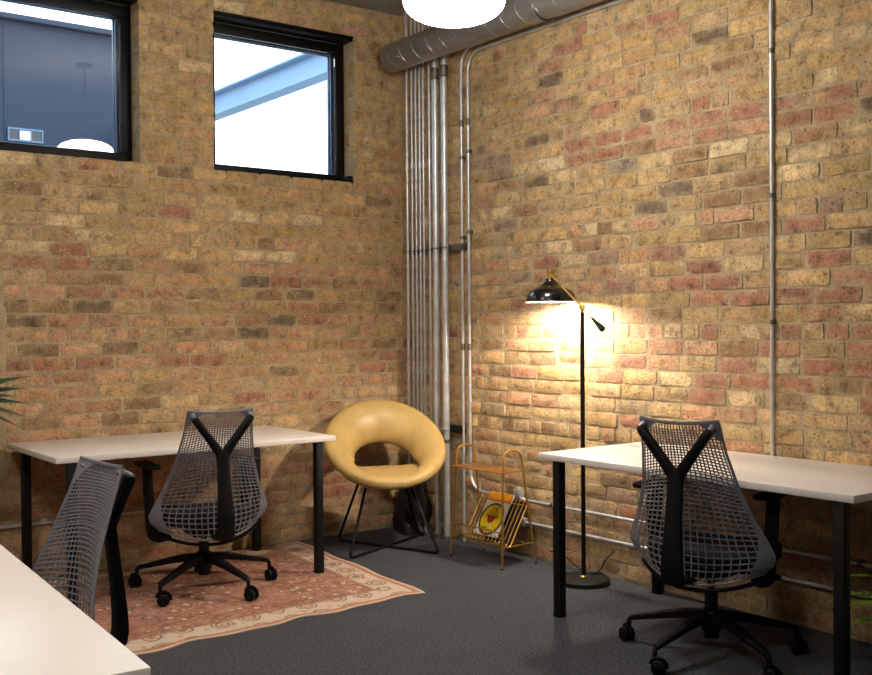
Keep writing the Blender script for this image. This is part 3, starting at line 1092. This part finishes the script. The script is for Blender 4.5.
rows = [(.0, .392), (.45, .393), (.74, .396), (.90, .408), (.97, .430), (.97, .452), (.88, .464), (.6, .468), (.3, .466), (0, .465)]
vs, fs = [], []
for (k, z) in rows:
    for i in range(n):
        vs.append(seat_pt(k, z, i))
for r in range(len(rows) - 1):
    for i in range(n):
        j = (i + 1) % n
        fs.append((r * n + i, r * n + j, (r + 1) * n + j, (r + 1) * n + i))
cu.add(vs, fs)
cu.build('seat_cushion', M['leather'], yc, smooth=80)
# seam down the middle of the back
sm = MB()
pts = []
for j in range(16):
    ph = radians(20 + 150 * j / 15)
    pts.append(ring_section(pi / 2, ph) + V(0, -.0004, 0))
pts2 = []
for j in range(16):
    ph = radians(-20 - 150 * j / 15)
    pts2.append(ring_section(pi / 2, ph))
front = pts if pts[8].y < pts2[8].y else pts2
sm.tube(front, .0016, 6)
sm.build('seam', M['leather'], sho)
for sx in (1, -1):
    p = fillet([(-.135 * sx, -.10, .375), (-.262 * sx, -.300, .0095), (.255 * sx, .235, .0095 + (.0 if sx > 0 else .0)), (.135 * sx, .11, .40)], .035, 6)
    if sx < 0:      # the second frame steps over the first where they cross
        p = [q + V(0, 0, .018 * math.exp(-((q.x) / .05) ** 2)) for q in p]
        mid = [V(0, 0, 0)]
    MB().tube(p, .0085, 10).build('leg_frame', M['black_metal'], yc)

# ------------------------------------------------------------------ rug
cor = dict(FR=V(-.956, -1.509, 0), BR=V(-.825, -.045, 0), FL=V(-2.80, -1.59, 0), BL=V(-2.74, -.055, 0))
rg = MB()
NU, NV = 90, 62
uvs = []


def rug_pt(i, j, z):
    a, b = i / (NU - 1), j / (NV - 1)
    p = cor['FL'].lerp(cor['FR'], a).lerp(cor['BL'].lerp(cor['BR'], a), b)
    e = math.exp(-b * 14)
    p.y += e * (.012 * sin(a * 23) + .010 * sin(a * 41 + 1))
    p.x += math.exp(-(1 - a) * 14) * .008 * sin(b * 17)
    lift = max(0, noise.noise((a * 9, b * 7, 3))) * .004 * (math.exp(-b * 9) + math.exp(-(1 - a) * 12))
    return V(p.x, p.y, z + lift)


vs = [rug_pt(i, j, .006) for j in range(NV) for i in range(NU)] + [rug_pt(i, j, .0008) for j in range(NV) for i in range(NU)]
fs = []
q = NU * NV
for j in range(NV - 1):
    for i in range(NU - 1):
        a = j * NU + i
        fs.append((a, a + 1, a + NU + 1, a + NU))
        fs.append((q + a, q + a + NU, q + a + NU + 1, q + a + 1))
rim = [i for i in range(NU)] + [j * NU + NU - 1 for j in range(1, NV)] + [(NV - 1) * NU + i for i in range(NU - 2, -1, -1)] + [j * NU for j in range(NV - 2, 0, -1)]
for a, b in zip(rim, rim[1:] + rim[:1]):
    fs.append((a, q + a, q + b, b))
rg.add(vs, fs)
ro = rg.build('area_rug', M['rug'], smooth=40)
uvl = ro.data.uv_layers.new(name='metres')
for lp in ro.data.loops:
    k = lp.vertex_index % q
    uvl.data[lp.index].uv = ((k % NU) / (NU - 1) * RUG_L, (k // NU) / (NV - 1) * RUG_W)
tag(ro, 'worn red and cream oriental rug lying on the grey carpet under the left desk', 'rug')

# ------------------------------------------------------------------ magazine rack
RK = V(-.17, -1.155, 0)
rk = thing('magazine_rack', 'gold wire side table with a sloping magazine basket by the right brick wall', 'side table', RK)
for yy, y2 in ((-.955, -.930), (-1.360, -1.385)):
    p = fillet([(-.333, y2 + .0, .004), (-.298, yy, .640), (-.175, yy, .640), (-.085, y2, .004)], .06, 7)
    lg = MB().tube(p, .0062, 10)
    lo = shift(lg, RK).build('leg_loop', M['gold'], rk)
    for q in (p[0], p[-1]):
        shift(MB().cyl((q.x, q.y, 0), (q.x, q.y, .008), .0075, 10), RK).build('foot', M['black_plastic'], lo)
shift(MB().box((-.335, -1.372, .520), (-.150, -.936, .526), .002), RK).build('shelf', M['copper'], rk)
bk = MB()
FR_, TR_, BT_, PT_ = V(-.318, 0, .195), V(-.300, 0, .118), V(-.262, 0, .112), V(-.125, 0, .345)
prof = fillet([FR_, TR_, BT_, PT_], .03, 4)
ny = 13
for i in range(ny):
    y = -.975 - (1.370 - .975) * i / (ny - 1)
    bk.tube([V(p.x, y, p.z) for p in prof], .0022 if 0 < i < ny - 1 else .0038, 6)
bk.tube([V(PT_.x, -.975, PT_.z), V(PT_.x, -1.370, PT_.z)], .0038, 8)
bk.tube([V(FR_.x, -.945, FR_.z), V(FR_.x, -1.378, FR_.z)], .0042, 8)
bk.tube([V(BT_.x, -.975, BT_.z - .003), V(BT_.x, -1.370, BT_.z - .003)], .0038, 8)
bk.tube([V(-.138, -.955, .326), V(-.138, -1.372, .326)], .003, 8)
shift(bk, RK).build('basket', M['gold'], rk)
rr = MB()
rr.tube([V(-.200, -.948, .115), V(-.200, -1.375, .115)], .0036, 8).tube([V(-.165, -.948, .125), V(-.165, -1.375, .125)], .0036, 8)
for y in (-.944, -1.380):
    rr.tube([V(-.322, y, .115), V(-.102, y, .120)], .0036, 8)
shift(rr, RK).build('rear_rail', M['gold'], rk)

UP = (PT_ - BT_).normalized()
NR = V(-UP.z, 0, UP.x)
LT = V(0, -1, 0)


def frame_at(y, s, off):
    o = BT_ + UP * s + NR * off
    m = Matrix(((LT.x, UP.x, NR.x, 0), (LT.y, UP.y, NR.y, 0), (LT.z, UP.z, NR.z, 0), (0, 0, 0, 1)))
    return Matrix.Translation(V(o.x, y, o.z)) @ m


def disc(mb, a, b, z0, z1, c=(0, 0), n=40, hole=None):
    """elliptical disc or ring lying in local x-y"""
    vs, fs = [], []
    h = hole or 0
    for i in range(n):
        t = 2 * pi * i / n
        vs += [(c[0] + a * cos(t), c[1] + b * sin(t), z0), (c[0] + a * cos(t), c[1] + b * sin(t), z1),
               (c[0] + a * h * cos(t), c[1] + b * h * sin(t), z1), (c[0] + a * h * cos(t), c[1] + b * h * sin(t), z0)]
    for i in range(n):
        j = (i + 1) % n
        for q in range(3):
            fs.append((i * 4 + q, j * 4 + q, j * 4 + q + 1, i * 4 + q + 1))
    mb.add(vs, fs)
    return mb


mg = thing('magazine', 'yellow magazine with a large oval emblem leaning in the gold rack', 'magazine')
mg.matrix_world = frame_at(-1.045, .030, .0032)
MW, MH, MT = .205, .262, .009
MB().box((0, 0, 0), (MW, MH, MT), .0006).build('cover', M['page'], mg, smooth=0)
MB().box((.0, MH - .055, MT + .0002), (MW, MH - .001, MT + .0008)).build('banner', M['orange'], mg, smooth=0)
ov = MB()
disc(ov, .098, .098, MT + .0002, MT + .0010, (.102, .100), hole=.86)
ov.build('emblem_rim', M['print_brown'], mg, smooth=0)
ov = MB()
disc(ov, .086, .086, MT + .0002, MT + .0008, (.102, .100))
disc(ov, .0, .0, MT, MT, (.102, .100), n=3)
ov.build('emblem', M['yellow'], mg, smooth=0)
fl = MB()
disc(fl, .026, .023, MT + .0010, MT + .0016, (.098, .096))
disc(fl, .014, .014, MT + .0010, MT + .0017, (.080, .106), n=20)
disc(fl, .014, .014, MT + .0010, MT + .0017, (.116, .104), n=20)
fl.build('red_flower', M['print_red'], mg, smooth=0)
MB().box((-.003, -.045, MT + .0010), (.003, .0, MT + .0016), T=Matrix.Translation(V(.100, .078, 0)) @ Matrix.Rotation(.5, 4, 'Z')).build('flower_stem', M['page'], mg, smooth=0)
gl = MB()
disc(gl, .024, .010, MT + .0010, MT + .0015, (.070, .042), n=20)
disc(gl, .020, .008, MT + .0010, MT + .0015, (.118, .034), n=20)
gl.build('leaves', M['print_green'], mg, smooth=0)


def text_mesh(name, body, size, mat, parent, loc):
    cv = bpy.data.curves.new(name, 'FONT')
    cv.body = body
    cv.size = size
    cv.align_x = 'CENTER'
    cv.extrude = .0002
    cv.offset = size * .012
    tmp = bpy.data.objects.new(name + '_tmp', cv)
    COL.objects.link(tmp)
    dg = bpy.context.evaluated_depsgraph_get()
    me = bpy.data.meshes.new_from_object(tmp.evaluated_get(dg))
    bpy.data.objects.remove(tmp)
    bpy.data.curves.remove(cv)
    me.name = name
    me.materials.clear()
    me.materials.append(mat)
    o = bpy.data.objects.new(name, me)
    COL.objects.link(o)
    o.parent = parent
    o.location = loc
    return o


for body, y, sz in (('THE', .152, .031), ('OLD', .128, .031), ('FLOWER', .108, .026)):
    text_mesh('lettering', body, sz, M['print_black'], mg, (.104, y, MT + .0020))
dk = MB().box((0, 0, 0), (.225, .275, .012), .001)
dko = dk.build('magazine', M['print_black'], smooth=0)
dko.matrix_world = frame_at(-1.130, .005, -.0175)
tag(dko, 'black-covered magazine standing behind the wires of the gold rack', 'magazine')

# ------------------------------------------------------------------ floor lamp
FL = V(-.19, -1.862, 0)
lp = thing('floor_lamp', 'black floor lamp with brass arm and lit dome shade by the right wall', 'floor lamp', FL)
MB().lathe([(0, 0), (.132, 0), (.136, .004), (.136, .022), (.130, .029), (0, .031)], 48).build('base', M['black_metal'], lp)
MB().lathe([(0, .0312), (.020, .0312), (.020, .034), (.013, .040), (0, .040)], 24).build('base_collar', M['brass'], lp)
MB().cyl((0, 0, .0402), (0, 0, 1.395), .0115, 20).build('pole', M['black_metal'], lp)
jn = MB().lathe([(0, 1.3952), (.0095, 1.3952), (.0095, 1.408), (.014, 1.413), (.015, 1.424), (.010, 1.434), (0, 1.436)], 20)
jn.cyl((-.020, 0, 1.420), (.020, 0, 1.420), .009, 14)
jn.build('joint', M['brass'], lp)
ARM0, ARM1 = V(-.016, .225, 1.604), V(-.016, -.085, 1.364)
d = (ARM1 - ARM0).normalized()
MB().tube([ARM0, ARM1], .0052, 12).build('arm', M['brass'], lp)
MB().tube([ARM1 + d * .001, ARM1 + d * .010, ARM1 + d * .085, ARM1 + d * .096, ARM1 + d * .1], [.0065, .008, .0165, .0155, .008], 18).build('counterweight', M['black_metal'], lp)
SH = V(0, .232, 1.452)
prof = [(.134, 0), (.134, .006), (.1325, .018), (.126, .040), (.112, .058), (.088, .072), (.062, .084), (.042, .098), (.031, .112), (.0285, .122), (.0285, .124), (0, .124)]
MB().lathe(prof, 56, SH).build('lamp_shade', M['gloss_black'], lp, smooth=60)
inner = [(.1335, .0002), (.1315, .002), (.1305, .018), (.124, .038), (.110, .056), (.086, .070), (.060, .081), (.030, .085), (0, .085)]
MB().lathe(inner, 56, SH).build('shade_lining', M['white_enamel'], lp, smooth=60)
nk = MB().lathe([(0, .1242), (.0245, .1242), (.0245, .170), (.022, .173), (0, .173)], 24, SH)
nk.tube([SH + V(-.016, -.005, .152), SH + V(-.016, -.022, .156)], .008, 10)
nk.build('neck', M['brass'], lp)
MB().lathe([(0, -.030), (.016, -.026), (.027, -.012), (.030, .002), (.026, .018), (.015, .034), (.013, .046), (0, .046)], 24, SH + V(0, 0, .036)).build('bulb', M['bulb_glow'], lp, smooth=80)
cd = MB()
pts = [(.085, .0, .0325), (.112, -.010, .036), (.135, -.02, .020), (.150, .0, .006), (.150, .06, .006), (.155, .15, .006), (.158, .26, .05), (.160, .34, .075), (.160, .42, .07)]


def smooth_path(pts, k=6):
    pts = [Vector(p) for p in pts]
    out = []
    for i in range(len(pts) - 1):
        p0, p1, p2, p3 = pts[max(i - 1, 0)], pts[i], pts[i + 1], pts[min(i + 2, len(pts) - 1)]
        for s in range(k):
            t = s / k
            out.append(.5 * ((2 * p1) + (p2 - p0) * t + (2 * p0 - 5 * p1 + 4 * p2 - p3) * t * t + (3 * p1 - p0 - 3 * p2 + p3) * t ** 3))
    out.append(pts[-1])
    return out


cd.tube(smooth_path(pts), .0034, 8)
cd.tube(smooth_path([(.055, .0, .034), (.08, -.035, .06), (.115, -.05, .115), (.135, -.075, .150), (.14, -.085, .165)]), .0034, 8)
cd.build('power_cord', M['black_plastic'], lp, smooth=70)

# ------------------------------------------------------------------ pipes and conduits on the walls
PX = -.056
thin = [(-.130, .0100, 'leftmost steel conduit of the pipe bundle in the corner'),
        (-.181, .0078, 'second steel conduit from the left in the corner pipe bundle'),
        (-.225, .0078, 'third steel conduit from the left in the corner pipe bundle'),
        (-.268, .0078, 'fourth steel conduit from the left in the corner pipe bundle'),
        (-.306, .0078, 'fifth steel conduit from the left, last of the close-set thin ones'),
        (-.371, .0082, 'thin steel conduit just left of the two thick pipes in the corner')]
for (y, r, lab) in thin:
    mb = MB().cyl((PX + .018 - r, y, .33), (PX + .018 - r, y, CEIL - .001), r, 14)
    for z in (1.02, 2.35):
        mb.cyl((PX + .018 - r, y, z), (PX + .018 - r, y, z + .045), r + .003, 12)
    solo('conduit', mb, M['steel'], lab, 'conduit', 'thin steel conduits in the corner bundle')
for (y, lab) in ((-.457, 'left one of the two thick steel pipes in the corner'), (-.549, 'right one of the two thick steel pipes in the corner')):
    t = thing('steel_pipe', lab, 'pipe', (PX - .008, y, 0), 0, 'thick steel pipes in the corner')
    MB().cyl((0, 0, .022), (0, 0, CEIL - .001), .0215, 22).build('pipe', M['steel'], t)
    MB().lathe([(.0218, 2.87), (.0265, 2.875), (.0265, 2.94), (.0218, 2.945)], 22).build('coupling', M['dark_steel'], t)
    if y < -.5:
        MB().lathe([(.0218, .60), (.025, .602), (.025, .622), (.0218, .624)], 22).build('coupling', M['dark_steel'], t)
    MB().lathe([(.0218, 0.024), (.040, .022), (.042, .0), (0, 0)], 26).build('floor_flange', M['dark_steel'], t)
# struts
st = thing('pipe_strut', 'steel strut with clamps carrying the corner pipes at mid height', 'bracket', (-.02, -.40, 1.815))
MB().box((-.016, -.292, -.020), (.018, .292, .020), .002).build('channel', M['dark_steel'], st)
for (y, r) in [(q[0], q[1]) for q in thin] + [(-.457, .0215), (-.549, .0215)]:
    px = (PX + .018 - r if r < .02 else PX - .008) + .02
    cl = MB().tube(arc((px, y + .40, 0), r + .003, pi * .5, pi * 1.5, 10, (1, 0, 0), (0, 1, 0)), [(.0022, .011)] * 11, sec=RECT, up=None)
    cl.box((px - .001, y + .40 + r + .001, -.009), (px + .006, y + .40 + r + .010, .009))
    cl.build('clamp', M['dark_steel'], st)
st = thing('pipe_strut', 'short black and steel strut holding the thick pipe low in the corner', 'bracket', (-.02, -.585, .690))
MB().box((-.016, -.085, -.022), (.018, .085, .022), .002).build('channel', M['black_metal'], st)
MB().tube(arc((-.044, .036, 0), .0245, pi * .45, pi * 1.55, 12, (1, 0, 0), (0, 1, 0)), [(.0022, .012)] * 13, sec=RECT).build('clamp', M['steel'], st)


def strap(parent, at, axis, wall='R', r=.0105):
    """one-hole strap over a conduit of the right wall (axis z or y)"""
    mb = MB()
    x, y, z = at
    if axis == 'z':
        pts = [(-.001, y + r + .012, z), (-.001, y + r + .002, z)] + [(x - (r + .001) * sin(q), y + (r + .001) * cos(q), z) for q in [pi * i / 8 for i in range(9)]] + [(-.001, y - r - .002, z)]
        mb.tube(pts, [(.011, .0014)] * len(pts), sec=RECT, up=(0, 0, 1))
    else:
        pts = [(-.001, y, z + r + .014), (-.001, y, z + r + .002)] + [(x - (r + .001) * sin(q), y, z + (r + .001) * cos(q)) for q in [pi * i / 8 for i in range(9)]] + [(-.001, y, z - r - .002)]
        mb.tube(pts, [(.011, .0014)] * len(pts), sec=RECT, up=(0, 1, 0))
    mb.build('strap', M['dark_steel'], parent, smooth=30)


CX = -.0215
for (y, ztop, zlow, lab) in ((-.668, 3.025, .0, 'left one of the twin conduits beside the corner, running down to the floor'),
                             (-.733, 2.990, .327, 'right one of twin conduits beside the corner, ending in the upper horizontal run')):
    t = thing('wall_conduit', lab, 'conduit', (0, 0, 0), 0, 'twin conduits right of the corner')
    pts = [(CX, -6.0, ztop), (CX, y, ztop), (CX, y, zlow)] + ([(CX, -6.0, zlow)] if zlow > 0 else [])
    MB().tube(fillet(pts, .13, 8), .0095, 12).build('tube', M['steel'], t, smooth=60)
    for z in (2.55, 1.18):
        MB().cyl((CX, y, z), (CX, y, z + .04), .0125, 14).build('coupling', M['dark_steel'], t)
    for z in (2.36, 1.87):
        strap(t, (CX, y, z + (.03 if y < -.7 else 0)), 'z', r=.0098)
    if zlow > 0:
        for yy in (-1.45, -2.2, -3.3):
            strap(t, (CX, yy, zlow), 'y', r=.0098)
        MB().cyl((CX, -1.18, zlow), (CX, -1.24, zlow), .0135, 14).build('coupling', M['steel'], t)
t = thing('wall_conduit', 'lower of the two horizontal conduits along the foot of the right wall', 'conduit', (0, 0, 0))
MB().cyl((CX, -1.16, .200), (CX, -6.0, .200), .0095, 12).build('tube', M['steel'], t, smooth=60)
MB().box((CX - .019, -1.24, .176), (-.001, -1.13, .224), .006).build('conduit_body', M['steel'], t)
for yy in (-1.5, -2.25, -3.35):
    strap(t, (CX, yy, .200), 'y', r=.0098)
t = thing('wall_conduit', 'single grey conduit running straight down the right wall behind the right desk', 'conduit', (0, -2.873, 0))
MB().cyl((-.0125, 0, .34), (-.0125, 0, CEIL - .001), .0092, 14).build('tube', M['steel'], t)
for z in (2.545, 1.90, 1.336):
    strap(t, (-.0125, 0, z), 'z', r=.0095)
t = thing('wall_conduit', 'thin conduit running low along the window wall behind the left desk', 'conduit', (0, 0, 0))
MB().cyl((-5.0, -.013, .299), (-1.75, -.013, .299), .0092, 12).build('tube', M['steel'], t)
MB().cyl((-1.78, -.013, .299), (-1.70, -.013, .299), .013, 12).build('coupling', M['dark_steel'], t)
# junction fitting behind the rack
jb = MB().box((-.045, -1.205, .338), (-.004, -1.150, .385), .005).box((-.038, -1.200, .386), (-.010, -1.155, .392), .002)
solo('junction_box', jb, M['steel'], 'small steel junction box on the right wall behind the gold rack', 'junction box')

# spiral duct
du = thing('air_duct', 'round spiral steel air duct along the top of the right wall', 'duct', (-.195, 0, 3.046))
MB().tube([(0, -.165, 0), (0, -.170, 0), (0, -7.9, 0)], [.082, .090, .090], 48).build('duct_body', M['duct'], du, smooth=60)
sp = []
turns = 7.6 / .135
for i in range(int(turns * 28)):
    q = 2 * pi * i / 28
    sp.append((.0905 * cos(q), -.18 - .135 * i / 28, .0905 * sin(q)))
MB().tube(sp, .0013, 5).build('spiral_seam', M['duct'], du, smooth=60)
for y in (-1.6, -4.4):
    hg = MB().tube([(.0925 * cos(q), y, .0925 * sin(q)) for q in [2 * pi * i / 36 for i in range(36)]], [(.0012, .012)] * 36, sec=RECT, closed=True)
    hg.cyl((0, y, .094), (0, y, CEIL - 3.046 - .001), .004, 8)
    hg.build('hanger', M['dark_steel'], du, smooth=30)

# tarred lump in the corner
lm = MB()


def lump(a, b):
    th, ph = 2 * pi * a, pi * .5 * b
    d = V(cos(th) * sin(ph + .0001), sin(th) * sin(ph + .0001), cos(ph))
    r = 1 + .34 * noise.noise((d.x * 2.2 + 5, d.y * 2.2, d.z * 3)) + .22 * noise.noise((d.x * 6, d.y * 6 + 3, d.z * 7))
    return V(-.100 + d.x * .085 * r, -.225 + d.y * .15 * r, max(0, d.z) * .34 * r)


lm.grid(lump, 40, 22, closed_u=True)
lm.v = [V(min(p.x, -.012), min(p.y, -.012), p.z) for p in lm.v]
solo('masonry_stub', lm, M['tar'], 'lumpy black tarred stub at the foot of the corner pipes', 'masonry', smooth=50)


# ------------------------------------------------------------------ pendant lamps
def pendant(loc, label):
    """loc = centre of the globe"""
    t = thing('pendant_lamp', label, 'pendant lamp', loc, 0, 'white glass pendant lamps')
    pr = [(0, -.090)]
    for i in range(1, 20):
        a = -pi / 2 + pi * i / 20
        pr.append(((.216) * abs(cos(a)) ** .85, .090 * sin(a)))
    pr.append((.03, .090))
    MB().lathe(pr, 64).build('globe', M['lamp_glow'], t, smooth=80)
    MB().lathe([(0, .0905), (.055, .0905), (.060, .097), (.056, .120), (.022, .145), (0, .145)], 32).build('cap', M['black_metal'], t)
    top = CEIL - loc[2]
    MB().cyl((0, 0, .1455), (0, 0, top - .026), .006, 12).build('stem', M['black_metal'], t)
    MB().lathe([(0, top - .001), (.06, top - .001), (.06, top - .012), (.05, top - .025), (0, top - .0255)], 28).build('canopy', M['black_metal'], t)
    return t


PZ = 2.706
pend = pendant((-1.275, -2.195, PZ), 'glowing white glass pendant lamp hanging near the duct at the top of the picture')
dup(pend, (-3.7, -2.195, PZ), 0, 'added out-of-view pendant lamp for room light, above the far end of the foreground desk')  # unseen lamp, added to supply room light from the left
dup(pend, (-3.7, -4.5, PZ), 0, 'added out-of-view pendant lamp for room light, above the near end of the foreground desk')  # second added lamp out of view, fills the room near the camera


# ------------------------------------------------------------------ plants
def leaf(mb, base, az, el, length, width, droop, rng, seg=8, roll=0.0):
    p = Vector(base)
    h = V(cos(az), sin(az), 0)
    side = V(-sin(az), cos(az), 0)
    L, R, C = [], [], []
    e = el
    for i in range(seg + 1):
        t = i / seg
        w = width * (sin(pi * min(1, .12 + t * .88)) ** .7) * (1 - t ** 4)
        nrm = V(-sin(e) * h.x, -sin(e) * h.y, cos(e))
        C.append(p - nrm * w * .25)
        sd = side * cos(roll) + nrm * sin(roll)
        L.append(p + sd * w)
        R.append(p - sd * w)
        p = p + (h * cos(e) + V(0, 0, sin(e))) * (length / seg)
        e -= droop / seg
    vs, fs = [], []
    for i in range(seg + 1):
        vs += [L[i], C[i], R[i], C[i] - V(0, 0, .0012)]
    for i in range(seg):
        for q in range(4):
            r = (q + 1) % 4
            fs.append((i * 4 + q, i * 4 + r, (i + 1) * 4 + r, (i + 1) * 4 + q))
    fs.append((0, 3, 2, 1))
    mb.add(vs, fs)


def pot_parts(t, r, h):
    MB().lathe([(0, 0), (r * .74, 0), (r * .78, .006), (r, h), (r * 1.03, h + .004), (r * .96, h + .006), (r * .90, h - .02), (r * .88, h - .035)], 36).build('pot', M['pot'], t)
    MB().lathe([(0, h - .030), (r * .87, h - .034), (r * .87, h - .05), (0, h - .05)], 30).build('soil', M['soil'], t)


rng = random.Random(4)
pt = thing('potted_dracaena', 'plant with narrow dark green leaves whose tips show at the left edge', 'plant', (-2.96, -.46, 0))
pot_parts(pt, .13, .30)
st = MB().tube(smooth_path([(0, 0, .27), (.015, .01, .5), (-.01, 0, .75), (.0, .0, .98)]), .016, 10)
st.build('stem', M['stem'], pt, smooth=60)
lf = MB()
for i in range(46):
    leaf(lf, (0, 0, .86 + .14 * rng.random()), rng.uniform(0, 2 * pi), rng.uniform(-.2, 1.25), rng.uniform(.26, .40), rng.uniform(.014, .022), rng.uniform(.5, 1.4), rng, roll=rng.uniform(-.9, .9))
# leaves that reach out over the desk side
for az, el, ln, w in ((-.25, .42, .40, .026), (-.05, .26, .39, .024), (.1, .05, .43, .018), (-.15, -.10, .39, .018), (.0, -.25, .40, .016), (.2, .15, .37, .022)):
    leaf(lf, (.02, 0, 1.0), az, el, ln, w, .35, rng, roll=.75)
lf.build('foliage', M['leaf'], pt, smooth=0)

pf = thing('potted_fern', 'potted fern with a bright green frond under the right end of the right desk', 'plant', (-.29, -3.97, 0))
pot_parts(pf, .13, .22)
fr = MB()
rng = random.Random(8)


def frond(base, az, el, length, droop):
    p = Vector(base)
    h = V(cos(az), sin(az), 0)
    e = el
    n = 22
    spine = []
    for i in range(n + 1):
        spine.append(p.copy())
        p = p + (h * cos(e) + V(0, 0, sin(e))) * (length / n)
        e -= droop / n
    fr.tube(spine, [.0028 * (1 - i / (n + 2)) + .0006 for i in range(n + 1)], 5)
    for i in range(4, n):
        t = i / n
        ll = .085 * sin(pi * (.15 + .85 * t)) ** .8 + .012
        for sg in (-1, 1):
            leaf(fr, spine[i], az + sg * (1.0 - .35 * t), .15 + rng.uniform(-.15, .15), ll, .0075, .6, rng, 4)


for az, el, ln, dr in ((1.60, .82, .64, 1.25), (1.75, .62, .60, 1.0), (2.2, .85, .52, 1.3), (2.9, .95, .5, 1.4), (3.7, .9, .52, 1.4), (-1.9, 1.0, .5, 1.4), (-1.2, .9, .48, 1.3), (.9, 1.15, .42, 1.3), (1.85, .45, .50, .95)):
    frond((.02 * cos(az), .02 * sin(az), .19), az, el, ln, dr)
fr.build('foliage', M['fern'], pf, smooth=0)

# ------------------------------------------------------------------ sky
w = bpy.data.worlds.new('overcast_sky')
scene.world = w
w.use_nodes = True
nt = w.node_tree
bg = nt.nodes['Background']
tc = N(nt, 'ShaderNodeTexCoord')
sx = N(nt, 'ShaderNodeSeparateXYZ')
nt.links.new(tc.outputs['Generated'], sx.inputs[0])
nt.links.new(ramp(nt, sx.outputs[2], [(.0, (.45, .6, .82)), (.12, (.80, .92, 1.0)), (.6, (.62, .82, 1.0))]), bg.inputs['Color'])
bg.inputs['Strength'].default_value = 2.3

# ------------------------------------------------------------------ camera
cam = bpy.data.cameras.new('camera')
co = bpy.data.objects.new('camera', cam)
COL.objects.link(co)
cam.sensor_width = 36
cam.lens = 43.115
cam.clip_start = .05
r, u, v = V(.7975, -.6032, -.0075), V(.0128, .0045, .9999), V(.6031, .7976, -.0113)
r.normalize()
v = (v - r * v.dot(r)).normalized()
u = r.cross(v)
co.matrix_world = Matrix(((r.x, u.x, -v.x, -4.0268), (r.y, u.y, -v.y, -5.6894), (r.z, u.z, -v.z, 1.3309), (0, 0, 0, 1)))
scene.camera = co
vs = scene.view_settings
vs.view_transform = 'Standard'
vs.look = 'None'
vs.gamma = 1.0
vs.use_curve_mapping = False
vs.exposure = 0.83
scene.display_settings.display_device = 'sRGB'
